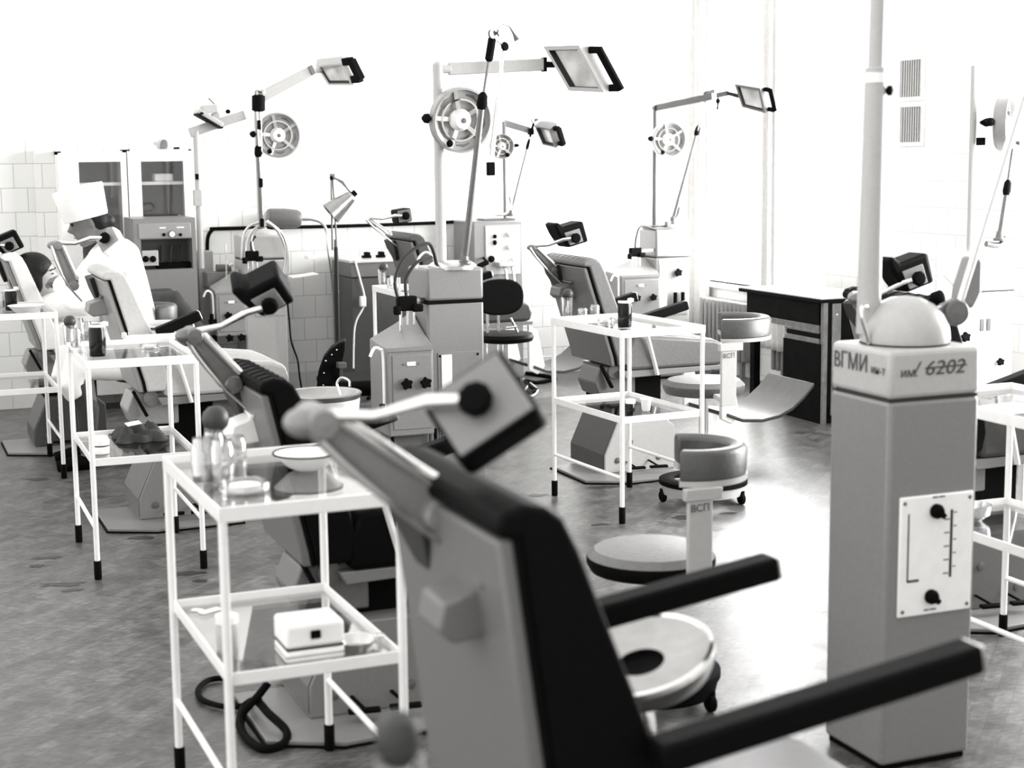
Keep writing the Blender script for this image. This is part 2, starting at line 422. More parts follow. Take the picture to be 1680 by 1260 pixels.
def bulb_glass(c, r, h, br, label, bname_label):
    c = V(c)
    t = thing('tumbler', label, 'glass', c, 'glass tumblers on the instrument tables')
    part('body', MB().lathe(c, [(r*.85,0),(r,h),(r*.95,h),(r*.8,.006),(0,.006)], cap=False), 'jarglass', t)
    q = c+V((.006, 0, h+br*.55))
    b = thing('rubber_bulb', bname_label, 'bulb syringe', q-V((0,0,br*1.1)), 'rubber bulbs standing in tumblers')
    part('bulb', MB().lathe(q, [(0,br),(br*.5,br*.88),(br*.87,br*.5),(br,0),(br*.85,-br*.5),(br*.5,-br*.85),(br*.22,-br*1.15)], cap=True), 'bulb', b)
    part('nozzle', MB().cyl(q-V((0,0,br*1.1)), q-V((0,0,br*1.1+h*.6)), .005, .003), 'white', b)
def petri(c, r, h, label):
    c = V(c)
    t = thing('petri_dish', label, 'dish', c, 'glass dishes on the instrument tables')
    part('dish', MB().lathe(c, [(r*.97,0),(r,.004),(r,h),(r*.96,h),(r*.95,.005),(0,.005)], cap=False), 'jarglass', t)
    part('gauze', MB().lathe(c, [(0,.005),(r*.7,.005),(r*.6,h*.7),(0,h*.8)], cap=False), 'cloth', t)
# middle table (R)
bulb_glass(pxtop(930, 522, 'R')+V((0,0,0)), .03, .1, .026, 'water tumbler at the left corner of the middle table', 'grey rubber bulb in the tumbler on the middle table')
jar(pxtop(956, 523, 'R'), .024, .052, 'left of two small clear jars on the middle table', None, .5, group='small clear jars on the middle table')
jar(pxtop(976, 518, 'R'), .024, .055, 'right of two small clear jars on the middle table', None, .5, group='small clear jars on the middle table')
petri(pxtop(992, 529, 'R'), .033, .02, 'glass dish beside the dark jar on the middle table')
dark_jar(pxtop(1025, 536, 'R'), .032, .112, 'dark brown jar with white rim on the middle table')
petri(tp('R', .08, .2), .045, .018, 'wide glass dish behind the dark jar on the middle table')
jar(pxtop(1034, 682, 'R', 1), .022, .06, 'small dark bottle with white cap on the middle table shelf', 'w', None, 'bottle', 'bottle', wall='darkliquid')
c = pxtop(1060, 674, 'R', 1)
single('cup', MB().lathe(c, [(.016,0),(.019,.004),(.024,.05),(.027,.052),(.027,.056),(.022,.056),(.017,.006),(0,.006)], cap=True), 'white', 'small white cup on the middle table shelf', 'cup')
# left table (L)
dark_jar(pxtop(161, 584, 'L'), .033, .12, 'dark brown jar with white rim on the second left table')
for i, (u, v, r, h, lb) in enumerate(((125, 572, .022, .085, 'leftmost of the tall clear jars beside the dark jar'), (130, 556, .024, .09, 'tall clear jar at the back left corner of the second left table'),
                                     (143, 560, .024, .085, 'tall clear jar touching the dark jar on the second left table'))):
    jar(pxtop(u, v, 'L'), r, h, lb, None, .5, group='tall clear jars on the second left table')
petri(pxtop(128, 578, 'L'), .036, .02, 'glass dish at the front left corner of the second left table')
petri(pxtop(245, 571, 'L'), .04, .016, 'glass dish at the right end of the second left table')
c = tp('L', 0, 0)
c = pxtop(245, 556, 'L')
tr = MB().box(c.x-.1, c.x+.11, c.y-.05, c.y+.08, c.z, c.z+.006); tr.box(c.x-.1, c.x+.11, c.y-.056, c.y-.05, c.z, c.z+.026); tr.box(c.x-.1, c.x+.11, c.y+.08, c.y+.086, c.z, c.z+.026)
tr.box(c.x+.11, c.x+.116, c.y-.056, c.y+.086, c.z, c.z+.026); tr.box(c.x-.106, c.x-.1, c.y-.056, c.y+.086, c.z, c.z+.026)
single('tray', tr, 'white', 'white enamel tray along the back of the second left table', 'tray', bevel=.003)
c = pxtop(166, 744, 'L', 1)
t = thing('round_box', 'small white round box with a dark band on the second left table shelf', 'box', c)
part('body', MB().lathe(c, [(.03,0),(.033,.004),(.033,.03)], cap=True), 'white', t); part('band', MB().lathe(c, [(.0335,.03),(.0335,.036)], cap=True), 'ink', t)
part('lid', MB().lathe(c, [(.034,.036),(.034,.055),(.03,.06),(.026,.07),(0,.072)], cap=True), 'white', t)
# dark crumpled cloth with a slip of paper on the left shelf
def crumple(c, sx, sy, h, seed):
    rnd = random.Random(seed); n, m_ = 15, 13; rows = []
    for i in range(n):
        r = []
        for j in range(m_):
            a, b = i/(n-1)*2-1, j/(m_-1)*2-1
            e = max(0, 1-a*a)**.5*max(0, 1-b*b)**.5
            z = h*e*(.55+.45*math.sin(a*5+seed)*math.cos(b*6+a*3))+rnd.uniform(-.004, .004)*e
            r.append((c.x+a*sx*(1+.1*math.sin(b*7)), c.y+b*sy*(1+.1*math.cos(a*8)), c.z+.004+max(0, z)))
        rows.append(r)
    return MB().grid(rows, .003)
cl = pxtop(228, 718, 'L', 1)
single('cloth', crumple(cl, .1, .13, .075, 2), 'darkcloth', 'dark crumpled cloth on the second left table shelf', 'cloth', angle=60)
single('paper_slip', MB().obox(cl+V((-.03,-.06,.072)), (1,.2,.1), (-.2,1,.2), (0,0,1), .03, .02, .0008), 'paper', 'slip of white paper lying on the dark cloth', 'paper')
# patient's table (P)
dark_jar(pxtop(19, 509, 'P'), .031, .105, 'dark jar beside the patient on the table at the left edge')
jar(pxtop(5, 506, 'P'), .026, .085, 'clear jar at the left edge beside the dark jar', None, .5)
c = tp('P', .08, -.14)
single('enamel_basin', MB().lathe(c, [(.04,0),(.06,.012),(.088,.04),(.093,.042),(.088,.043),(.056,.016),(0,.006)], cap=True), 'white', 'white enamel basin on the table at the left edge', 'basin')
bulb_glass(pxtop(114, 566, 'L'), .024, .085, .026, 'tumbler at the left corner of the second left table', 'grey rubber bulb in the tumbler on the second left table')
# near table (F)
for i, (u, v, r, h, lb) in enumerate(((336, 793, .03, .112, 'leftmost clear jar of the cluster on the nearest table'), (366, 796, .028, .112, 'middle clear jar of the cluster on the nearest table'),
                                     (388, 786, .026, .108, 'rightmost clear jar of the cluster on the nearest table'), (352, 772, .026, .10, 'rearmost clear jar of the cluster on the nearest table'))):
    jar(pxtop(u, v, 'F'), r, h, lb, None, .45, group='clear jars on the nearest table')
petri(pxtop(402, 806, 'F'), .06, .024, 'large glass dish at the front of the nearest table')
c = pxtop(505, 770, 'F')
t = thing('enamel_bowl', 'white enamel bowl with dark rim on the nearest table', 'bowl', c)
part('bowl', MB().lathe(c, [(.03,0),(.05,.01),(.085,.042),(.082,.043),(.047,.014),(0,.006)], cap=True), 'white', t)
part('rim', MB().lathe(c, [(.083,.0425),(.087,.0415),(.087,.0455),(.083,.0455)], cap=False), 'black', t)
bulb_glass(pxtop(352, 750, 'F'), .024, .08, .036, 'tumbler at the back of the nearest table', 'dark rubber bulb at the back of the nearest table')
c = pxtop(518, 1084, 'F', 1); c.y += .055
t = thing('latched_box', 'white box with a dark latch on the nearest table shelf', 'box', c)
part('tray', MB().box(c.x-.07, c.x+.07, c.y-.06, c.y+.06, c.z, c.z+.03), 'white', t, .008, 3)
part('seam', MB().box(c.x-.068, c.x+.068, c.y-.058, c.y+.058, c.z+.03, c.z+.034), 'ink', t)
part('lid', MB().box(c.x-.07, c.x+.07, c.y-.06, c.y+.06, c.z+.034, c.z+.092), 'white', t, .01, 3)
part('latch', MB().box(c.x-.012, c.x+.012, c.y-.066, c.y-.059, c.z+.055, c.z+.075), 'black', t, .003)
part('rim_line', MB().box(c.x-.0705, c.x+.0705, c.y-.0605, c.y+.0605, c.z+.0145, c.z+.0165), 'midgrey', t)
c = pxtop(590, 1072, 'F', 1); c.y += .03
single('steel_dish', MB().lathe(c, [(.03,0),(.035,.004),(.05,.026),(.052,.027),(.047,.026),(.032,.006),(0,.005)], cap=True), 'steel', 'small steel dish right of the latched box', 'dish')
c = pxtop(624, 1068, 'F', 1)
single('glass_stand', MB().lathe(c, [(.022,0),(.022,.003),(.006,.006),(.004,.03),(.012,.036),(.014,.04),(0,.042)], cap=True), 'jarglass', 'tiny clear glass piece at the right end of the nearest shelf', 'glass')
c = pxtop(345, 1003, 'F', 1)
single('paper_slip', MB().obox(c+V((0,0,.002)), (1,.5,0), (-.5,1,0), (0,0,1), .03, .012, .001).obox(c+V((-.03,.02,.002)), (1,-.8,0), (.8,1,0), (0,0,1), .014, .01, .001), 'paper', 'torn white paper lying on the nearest table shelf', 'paper')
c = pxtop(374, 1076, 'F', 1)
jar(c, .026, .085, 'white-capped vial behind the front leg of the nearest table', 'w', None, 'vial', 'vial', wall='offwhite')
# right-edge table (K)
c = pxtop(1632, 675, 'K')
single('papers', MB().obox(c+V((.04,.0,.004)), (1,.1,0), (-.1,1,0), (0,0,1), .1, .07, .003), 'paper', 'white papers on the table at the right edge', 'papers')
jar(tp('K', -.14, .24), .022, .06, 'small clear jar behind the papers at the right edge', None, .4)
c = tp('K', -.06, .18, True)
single('glass_bowl', MB().lathe(c, [(.035,0),(.06,.02),(.065,.05),(.062,.05),(.055,.02),(0,.006)], cap=True), 'jarglass', 'clear glass bowl on the shelf of the table at the right edge', 'bowl')
# far table (T)
bulb_glass(pxtop(628, 470, 'T'), .028, .1, .028, 'tumbler on the far table by the grey cabinet', 'grey rubber bulb on the far table by the grey cabinet')
jar(tp('T', -.15, .12), .026, .09, 'clear jar at the left of the far table', None, .4, group='clear jars on the far table')
jar(pxtop(640, 472, 'T'), .022, .06, 'clear jar at the right of the far table', None, .4, group='clear jars on the far table')
petri(pxtop(662, 476, 'T'), .05, .018, 'glass dish on the far table')
# bulb at the bottom edge of the frame (on the table that serves the nearest chair)
c = at_d(652, 1203, 1.735)
tables['N'] = dup(t0, (c.x-.1, c.y+.045-TL/2, 0), 0, 'white instrument table under the blurred bulb, below the bottom edge of the photo')
t = thing('rubber_bulb', 'dark blurred rubber bulb at the bottom edge of the photo', 'bulb syringe', c-V((0,0,.03)), 'rubber bulbs standing in tumblers')
part('bulb', MB().lathe(c, [(0,.024),(.012,.022),(.021,.016),(.025,.004),(.024,-.018),(.018,-.03),(.009,-.04)], cap=True), 'bulb', t)
part('nozzle', MB().cyl(c-V((0,0,.036)), c-V((0,0,.10)), .006, .004), 'white', t)
b0 = V((c.x, c.y, TH-.0195)); hb_ = c.z-b0.z-.028
t = thing('tumbler', 'tumbler holding the blurred bulb at the bottom edge', 'glass', b0, 'glass tumblers on the instrument tables')
part('body', MB().lathe(b0, [(.024,0),(.03,hb_),(.0285,hb_),(.0225,.006),(0,.006)], cap=False), 'jarglass', t)

# ------------------------------------------------------------------ dental chairs
CG = 'dental chairs in two rows'
def headrest(par, B, a, b, cush, plate='unit', s=1.0, depth=.13, lip=True, knob=True):
    B = V(B); a = V(a).normalized(); b = V(b); b = (b-a*b.dot(a)).normalized(); n = a.cross(b)
    prof = [(-.075,.02),(-.086,.072),(-.06,.077),(-.042,.048),(.07,.048),(.075,-.06),(-.04,-.06),(-.06,-.02)] if lip else [(-.07,.06),(.07,.06),(.07,-.06),(-.07,-.06)]
    P = lambda q, d: B+a*q[0]*s+b*q[1]*s+n*d
    h = part('headrest', MB().prism([P(q, -depth) for q in prof], n*depth), cush, par, .012, 3)
    pl = [(-.045,.018),(.04,.018),(.045,-.05),(-.03,-.05)] if lip else [(-.062,.052),(.062,.052),(.062,-.052),(-.062,-.052)]
    part('side_plate', MB().prism([P(q, -.002) for q in pl], n*.006), plate, h, .002)
    part('tilt_knob', MB().lathe(P((.0,-.02) if lip else (0,0), .003), [(.008,0),(.01,.008),(.024,.01),(.026,.024),(.02,.03),(0,.031)], axis=n, seg=10), 'black', h)
    return h, P((.0,-.02) if lip else (0,0), .02)
def ribbed_top(prof):     # returns polygon
    return prof
def dental_chair(label, ox, oy, dz, cush, P, J, B, a, b, arm_x=.43, arm_slope=.25, headcush='vinyl', headplate='unit', shell='unit', box=True, lip=True,
                 sidebox='box', hs=1.0, hdepth=.13, near_arm=True, far_arm=True, seatmat=None, basemat=('greypaint','unit'), arm_z=.745, armlen_far=None, sdz=0, legrest=True, boxpos=None, boxw=.12, bsh=0, armw=1.0, armmat='cast', ribs=True, boxy=.2, litend=False, support=True):
    t = thing('dental_chair', label, 'dental chair', (ox, oy, 0), CG)
    q = lambda x, y, z, d=1: V((ox+x, oy+y, z+(dz if d else 0)))
    seatmat = seatmat or cush
    W = .5
    X = lambda pts, y0, y1: MB().prism([q(x, y0, z) for x, z in pts], (0, y1-y0, 0))
    # backrest : metal shell behind, upholstered cushion in front
    sh = MB().prism([q(-.112,.01,1.05), q(-.088,.01,1.052), q(.058+bsh,.01,.60), q(.066+bsh,.01,.555), q(.04+bsh,.01,.555), q(.032+bsh,.01,.60)], (0, W-.02, 0))
    part('back_shell', sh, shell, t, .006)
    part('back_piping', X([(-.089,1.056),(-.08,1.058),(.068+bsh,.60),(.074+bsh,.556),(.064+bsh,.556),(.058+bsh,.60)], .004, W-.004), 'black' if cush != 'vinylwhite' else 'vinylpale', t, .003)
    cu = [(-.112,1.056),(-.117,1.074),(-.104,1.09),(-.074,1.098),(-.042,1.092),(-.018,1.075),(.005,1.03),(.135,.70),(.15,.62),(.135,.558),(.075+bsh,.556),(.068+bsh,.60),(-.079,1.054)]
    cu = [(x, z) for x, z in cu]
    c_ = part('back_cushion', X(cu, 0, W), cush, t, .012, 3)
    # quilted ribs on the cushion's top edge
    rb = MB()
    for k in range(8 if ribs else 0):
        y = .045+k*(W-.09)/7
        rb.tube([q(-.108,y,1.07), q(-.1,y,1.088), q(-.074,y,1.095), q(-.042,y,1.089), q(-.014,y,1.062)], .0065, 8)
    if ribs: part('piped_rib', rb, cush, c_, 0)
    if box:
        bx = MB().prism([q(-.072,boxy,.965), q(-.15,boxy,.94), q(-.158,boxy,.9), q(-.135,boxy,.88), q(-.05,boxy,.89)], (0, boxw, 0))
        o_ = part('lock_box', bx, shell if sidebox != 'white' else 'white', t, .005)
        part('lock_lever', MB().bar(q(-.1,boxy-.03,.968), q(-.085,boxy+.13,.966), .012, .008), 'cast' if sidebox != 'white' else 'white', o_, .002)
    # headrest linkage
    P, J, B = V(P), V(J), V(B)
    h, K = headrest(t, B, a, b, headcush, headplate, hs, hdepth, lip)
    d_ = (J-P).normalized(); e_ = d_.cross(V((0,1,0))).normalized(); Lh = (J-P).length
    pl_ = [(0,.034),(.18,.033),(.35,.025),(.7,.021),(1,.02)]
    arm = MB().prism([P+d_*Lh*t_+e_*w_*armw-V((0,.02*armw,0)) for t_, w_ in pl_]+[P+d_*Lh*t_-e_*w_*armw-V((0,.02*armw,0)) for t_, w_ in pl_[::-1]], (0,.04*armw,0))
    ar = part('headrest_arm', arm, armmat, t, .012*armw, 3)
    k_ = armw; pv = MB().lathe(P-V((0,.045*k_,0)), [(0,0),(.022*k_,.002),(.026*k_,.01*k_),(.026*k_,.08*k_),(.022*k_,.09*k_),(0,.092*k_)], axis=(0,1,0)); part('pivot', pv, armmat, ar)
    jv = MB().lathe(J-V((0,.05*k_,0)), [(0,0),(.02*k_,.002),(.024*k_,.01*k_),(.024*k_,.09*k_),(.02*k_,.1*k_),(0,.1*k_)], axis=(0,1,0)); jv.ell(J+V((-.02,-.01,0))*k_, (.03*k_,.035*k_,.022*k_)); part('joint', jv, armmat, ar)
    part('headrest_rod', MB().tube([J+V((.0,-.02,.01)), J*.62+K*.38+V((0,0,-.005)), J*.3+K*.7+V((0,-.01,.008)), K], [.012,.008,.011,.009], 12), 'chrome', t)
    part('link_rod', MB().cyl(P+V((.02,-.02,.03))*k_, J+V((.02,-.02,.01))*k_, .0115*k_), 'chrome', t)
    d = (P-J)
    part('spring_strip', MB().tube([J+V((-.025,-.03,0)), J+d*.35+V((-.03,-.035,-.01)), J+d*.8+V((-.015,-.04,-.03)), P+V((.03,-.04,-.07))], [.008,.007,.006,.003], 8, smooth=5), 'steel', t)
    if litend: hn = V(a).cross(V(b)).normalized(); part('lit_end', MB().obox(B+V(a).normalized()*.0745*hs-V(b).normalized()*.005-hn*hdepth*.5, a, b, hn, .003, .05*hs, hdepth*.46), 'white', h)  # added white sheet: imitates bright daylight on the cushion's end face
    part('neck_plate', MB().prism([q(-.112,.29,1.05), q(-.112,.47,1.05), q(-.098,.46,1.0), q(-.076,.40,.935), q(-.07,.36,.92), q(-.078,.33,.94), q(-.098,.30,1.0)], (-.02,0,-.006)), 'darkgrey', t, .003)  # flange coloured dark to stand for the shadow lying on it
    # arms
    def arm_bar(y, ax):
        p = q(.1, y, arm_z+.02); e = q(ax, y, arm_z+.02+arm_slope*(ax-.1))
        o_ = part('armrest', MB().bar(p, e, .055, .045, (0,0,1)), 'vinyl', t, .008, 3)
        dd = (e-p).normalized(); part('arm_end', MB().bar(e-dd*.002, e+dd*.004, .05, .04), 'steel', o_, .002)
        s0 = p+(e-p)*.3
        if support: part('arm_support', MB().bar(s0-V((0,0,.02)), V((s0.x+.09, s0.y+(.03 if y < .2 else -.03), .50+dz)), .02, .012), 'white', t, .002)
    if near_arm: arm_bar(-.035, arm_x)
    if far_arm: arm_bar(W+.035, armlen_far or arm_x)
    # seat cushion and pan
    dz_s = dz; dz += sdz
    st_ = part('seat', X([(.13,.63),(.16,.70),(.2,.705),(.62,.66),(.68,.635),(.695,.58),(.68,.53),(.13,.53)], .0, W), seatmat, t, .018, 3)
    rb = MB()
    for k in range(8 if ribs else 0):
        y = .05+k*(W-.1)/7; rb.tube([q(.2,y,.702), q(.4,y,.682), q(.62,y,.657), q(.675,y,.632)], .007, 8)
    if ribs: part('piped_rib', rb, seatmat, st_)
    part('seat_pan', X([(.1,.528),(.7,.528),(.7,.505),(.12,.49)], .01, W-.01), 'unit', t, .004)
    dz = dz_s
    hb = X([(-.0,.545),(.14,.545),(.2,.52),(.2,.40),(-.0,.40),(-.03,.47)], .06, .27); o_ = part('hinge_box', hb, shell, t, .008)
    part('tilt_lever', MB().bar(q(.0,.045,.56), q(.055,.03,.445), .014, .028, (0,1,0)), 'black', o_, .004)
    part('hinge_cap', MB().lathe(q(.08,.062,.52), [(0,-.012),(.034,-.01),(.036,0)], axis=(0,1,0)), shell, o_)
    part('column', MB().box(ox+.07, ox+.36, oy+.09, oy+.38, .2, .50+dz), 'black', t, .006)
    # base
    bl = [(0,0),(0,.092),(.078,.268),(.33,.268),(.392,.215),(.392,0)]
    B_ = part('base_block', MB().xz([(ox+x, z+.018) for x, z in bl], oy, oy+.42), basemat[1], t, .004)
    part('front_cover', MB().prism([(ox-.004,oy+.01,.03),(ox-.004,oy+.41,.03),(ox-.004,oy+.41,.11),(ox-.004,oy+.01,.11)], (.006,0,0)).prism(
        [(ox-.005,oy+.01,.11),(ox-.005,oy+.41,.11),(ox+.075,oy+.41,.287),(ox+.075,oy+.01,.287)], (.007,0,-.003)), basemat[0], B_, .002)
    for x, z in ((.14,.15),(.3,.06),(.07,.06)): part('bolt', MB().lathe((ox+x, oy, z+.02), [(.016,0),(.014,-.006),(0,-.008)], axis=(0,1,0), seg=12), 'cast', B_)
    part('base_plate', MB().xy([(ox-.155,oy-.11),(ox+.04,oy-.21),(ox+.42,oy-.18),(ox+.42,oy+.5),(ox+.06,oy+.5),(ox+.06,oy+.31),(ox-.155,oy+.31)], .004, .018), 'unit', t, .003)
    part('rubber_edge', MB().xy([(ox-.163,oy-.114),(ox+.037,oy-.218),(ox+.428,oy-.188),(ox+.428,oy+.508),(ox+.052,oy+.508),(ox+.052,oy+.318),(ox-.163,oy+.318)], 0, .007), 'black', t)
    for k, (x, y) in enumerate(((.12,-.07),(.24,-.08))):
        pe = part('foot_pedal', MB().bar((ox+x, oy, .07), (ox+x+.02, oy+y, .05), .012, .008).bar((ox+x-.03, oy+y, .05), (ox+x+.06, oy+y-.02, .052), .03, .012), 'black', t, .004)
    if not legrest: return t
    # leg rest: hinge bracket and bent foot plate
    part('leg_bracket', MB().prism([q(.68,.03,.50), q(.74,.03,.46), q(.79,.03,.26,0), q(.74,.03,.21,0), q(.68,.03,.24,0)], (0,.03,0)), 'white', t, .004)
    part('leg_bracket', MB().prism([q(.68,W-.06,.50), q(.74,W-.06,.46), q(.79,W-.06,.26,0), q(.74,W-.06,.21,0), q(.68,W-.06,.24,0)], (0,.03,0)), 'white', t, .004)
    rows = []
    for x, z in ((.71,.27),(.8,.235),(.92,.225),(1.02,.24),(1.1,.275),(1.17,.33),(1.23,.395)):
        rows.append([q(x, y, z, 0) for y in (.02,.15,.3,W-.02)])
    part('foot_plate', MB().grid(rows, .018), 'plywood', t, .004)
    return t
def camdirs(yaw=0):
    return CR, CU, -CF
r_, u_, n_ = CR, CU, -CF
def tilt(ang, up=0, side=0):
    """axes of a headrest seen from the front, turned by ang in the view and leaned up / sideways"""
    a = r_*math.cos(ang)+u_*math.sin(ang); b = -r_*math.sin(ang)+u_*math.cos(ang)
    n = (n_+u_*up+r_*side).normalized()
    a = (a-n*a.dot(n)).normalized(); b = n.cross(a)
    return a, b
side_ax = lambda deg: (V((math.cos(math.radians(deg)), 0, math.sin(math.radians(deg)))), V((-math.sin(math.radians(deg)), 0, math.cos(math.radians(deg)))))

# nearest chair
a, b = tilt(math.radians(34), .38, -.24)
dental_chair('black-sided dental chair nearest the camera, seen from behind with its headrest raised', .862, 1.90, .044, 'vinyl',
             at_y(712, 838, 2.2), at_y(518, 690, 2.2), at_y(786, 664, 2.05), a, b, arm_x=.635, arm_slope=.14, lip=False, hs=.98, hdepth=.07, shell='unitmid', arm_z=.715, sdz=-.15, seatmat='vinyldark', boxw=.095, bsh=-.085, ribs=False, boxy=.12, legrest=False, support=False, armmat='unit')
# second chair
a, b = tilt(math.radians(28), -.55, .25)
dental_chair('black dental chair behind the nearest instrument table, black headrest turned up', 1.085, 4.23, -.095, 'vinyl',
             at_y(380, 628, 4.5), at_y(315, 550, 4.5), at_y(436, 489, 4.45), a, b, arm_x=.44, arm_slope=.27, arm_z=.775, sidebox='white', hs=.9, shell='unitmid', legrest=False, bsh=-.045)
# third chair
a, b = tilt(math.radians(32), .3, -.4)
dental_chair('pale dental chair with white headrest in front of the dentist', 1.045, 6.98, .03, 'vinylpale',
             at_y(120, 468, 7.25), at_y(93, 402, 7.25), at_y(176, 393, 7.2), a, b, arm_x=.29, arm_slope=.37, headcush='vinylwhite', lip=False, hs=.75, hdepth=.06, arm_z=.80, far_arm=False, bsh=-.02, armw=.85, armmat='unit', shell='unitpale', headplate='unitpale')
# patient's chair
a, b = side_ax(22)
dental_chair('white-covered dental chair with the patient at the left edge', .80, 9.05, .0, 'vinylwhite',
             V((.60,9.3,1.02)), V((.50,9.3,1.14)), at_y(12, 398, 9.15), a, b, arm_x=.3, lip=True, box=False, near_arm=False, basemat=('midgrey','midgrey'))
# grey chair in the middle
a, b = side_ax(14)
dental_chair('mid-grey dental chair behind the middle instrument table', 3.345, 7.03, 0, 'vinylgrey',
             at_y(907, 442, 7.3), at_y(873, 406, 7.3), at_y(940, 384, 7.2), a, b, arm_x=.435, arm_slope=.25, headplate='unit', shell='greypaint', basemat=('midgrey','offwhite'), armw=.6)
# far chair
a, b = side_ax(8)
dental_chair('small-looking dark grey dental chair against the back wall, left of the control cabinet', 3.18, 9.2, .03, 'vinyldark',
             at_y(640, 385, 9.4), at_y(605, 360, 9.4), at_y(664, 354, 9.35), a, b, arm_x=.40, headplate='greypaint', shell='greypaint', lip=False, hs=.7, basemat=('midgrey','greypaint'), armw=.4, armmat='steel', box=False)
# right chair behind the marked unit
a, b = side_ax(16)
dental_chair('dental chair hidden behind the marked unit, only its black headrest and seat showing', 3.37, 4.35, .02, 'vinyl',
             at_y(1420, 500, 4.55), at_y(1412, 490, 4.55), at_y(1499, 447, 4.45), a, b, arm_x=.40, headplate='unitpale', hs=1.0, hdepth=.1, litend=True, seatmat='vinyldark', basemat=('greypaint','greypaint'))

# ------------------------------------------------------------------ dental units
UG = 'dental units with lamp poles'
def star_knob(par, c, r, n=(0,-1,0), name='star_knob'):
    c = V(c); n = V(n).normalized(); e = V((0,0,1)); w = n.cross(e); pts = []
    for k in range(20):
        t_ = 2*PI*k/20; rr = r*(1 if (k % 4) in (0, 1) else .74); pts.append(c+(e*math.cos(t_)+w*math.sin(t_))*rr+n*.008)
    return part(name, MB().prism(pts, n*.018).cyl(c, c+n*.01, r*.4), 'black', par, .002)
def lamp_head(par, c, a, b, n, s=1.0, name='lamp_head', border='unit', hand=True):
    """square operating lamp: face plane a (width), b (height), n = shining direction"""
    c = V(c); a = V(a).normalized(); b = V(b); b = (b-a*b.dot(a)).normalized(); n = V(n).normalized()
    A, Bh = .085*s, .085*s
    m_ = MB()
    f0 = [c+a*i*A+b*j*Bh for i, j in ((-1,-1),(1,-1),(1,1),(-1,1))]
    f1 = [c-n*.055*s+a*i*A+b*j*Bh for i, j in ((-1,-1),(1,-1),(1,1),(-1,1))]
    f2 = [c-n*.10*s+a*i*A*.55+b*j*Bh*.55 for i, j in ((-1,-1),(1,-1),(1,1),(-1,1))]
    m_.add(f0+f1+f2, [(0,1,2,3),(0,4,5,1),(1,5,6,2),(2,6,7,3),(3,7,4,0),(4,8,9,5),(5,9,10,6),(6,10,11,7),(7,11,8,4),(11,10,9,8)])
    h = part(name, m_, border, par, .006*s)
    part('lamp_window', MB().obox(c+n*.001, a, b, n, A*.8, Bh*.8, .003), 'lamp_glass', h)
    part('lamp_gasket', MB().obox(c+n*.0003, a, b, n, A*.87, Bh*.87, .002), 'black', h)
    if hand:
        e = c+a*(A+.005)-n*.02*s; o = a*.045*s
        hm = MB()
        hm.bar(e+b*Bh*.85, e+o+b*Bh*.85, .03*s, .02*s, n); hm.bar(e-b*Bh*.85, e+o-b*Bh*.85, .03*s, .02*s, n)
        hm.bar(e+o+b*(Bh*.85+.012*s), e+o-b*(Bh*.85+.012*s), .03*s, .022*s, n)
        part('handle', hm, 'black', h, .004)
    return h
def reflector(par, c, n, R, knob_dir):
    c = V(c); n = V(n).normalized(); r = part('reflector', MB().lathe(c, [(0,-.055),(R*.5,-.05),(R*.9,-.04),(R,-.025),(R,.022),(R*.93,.024),(R*.93,.004),(R*.8,-.004),(R*.45,-.02),(0,-.026)], axis=n, seg=40), 'unitpale', par)
    part('hub_cap', MB().lathe(c, [(R*.09,.03),(R*.08,.038),(0,.039)], axis=n), 'cast', r)
    part('hub', MB().lathe(c, [(R*.34,-.02),(R*.34,.0),(R*.25,.02),(R*.25,.03),(R*.1,.034),(0,.034)], axis=n), 'white', r)
    part('inner_ring', MB().lathe(c, [(R*.55,-.012),(R*.6,.006),(R*.66,.006),(R*.7,-.008)], axis=n, seg=40, cap=False), 'chrome', r)
    e = n.orthogonal().normalized(); w = n.cross(e); sp = MB()
    for k in range(5):
        t_ = 2*PI*k/5+.4; d = e*math.cos(t_)+w*math.sin(t_); sp.bar(c+d*R*.3-n*.004, c+d*R*.94+n*.004, .018*R/.13, .006, n)
    part('spoke', sp, 'steel', r)
    dk = MB()
    for k in range(5):
        t0_, t1_ = 2*PI*k/5+.62, 2*PI*k/5+1.2; pts = []
        for q_ in range(7): t_ = t0_+(t1_-t0_)*q_/6; pts.append(c+(e*math.cos(t_)+w*math.sin(t_))*R*.9+n*.0005)
        for q_ in range(7): t_ = t1_-(t1_-t0_)*q_/6; pts.append(c+(e*math.cos(t_)+w*math.sin(t_))*R*.75-n*.006)
        dk.add(pts, [list(range(14))])
    part('slot', dk, 'cast', r)
    kd = V(knob_dir).normalized(); kc = c+kd*R*1.0+n*.008
    part('focus_knob', MB().lathe(kc, [(.007,0),(.02*R/.13,.012),(.018*R/.13,.03),(.006,.042),(0,.043)], axis=kd), 'black', r)
    kd2 = (kd*.6-V((0,0,1))).normalized(); part('focus_knob', MB().lathe(c+kd2*R*.82+n*.01, [(.012,0),(.016,.012),(.01,.022),(0,.023)], axis=n), 'black', r)
    return r
def unit(label, x0, x1, y0, y1, h, m='unit', cap='unit', strip=False, seam=.135):
    t = thing('dental_unit', label, 'dental unit', ((x0+x1)/2, (y0+y1)/2, 0), UG)
    bm_ = MB().box(x0, x1, y0, y1, .015, h-seam); part('body', bm_, m, t, .012, 3)
    part('plinth', MB().box(x0+.01, x1-.01, y0+.01, y1-.01, 0, .015), 'black', t)
    part('cap', MB().box(x0, x1, y0, y1, h-seam+.005, h), cap, t, .014, 3)
    part('cap_seam', MB().box(x0+(-.002 if strip else .004), x1+(.002 if strip else -.004), y0+(-.002 if strip else .004), y1+(.002 if strip else -.004), h-seam-(.008 if strip else .001), h-seam+.006), 'black' if strip else 'darkgrey', t)
    return t
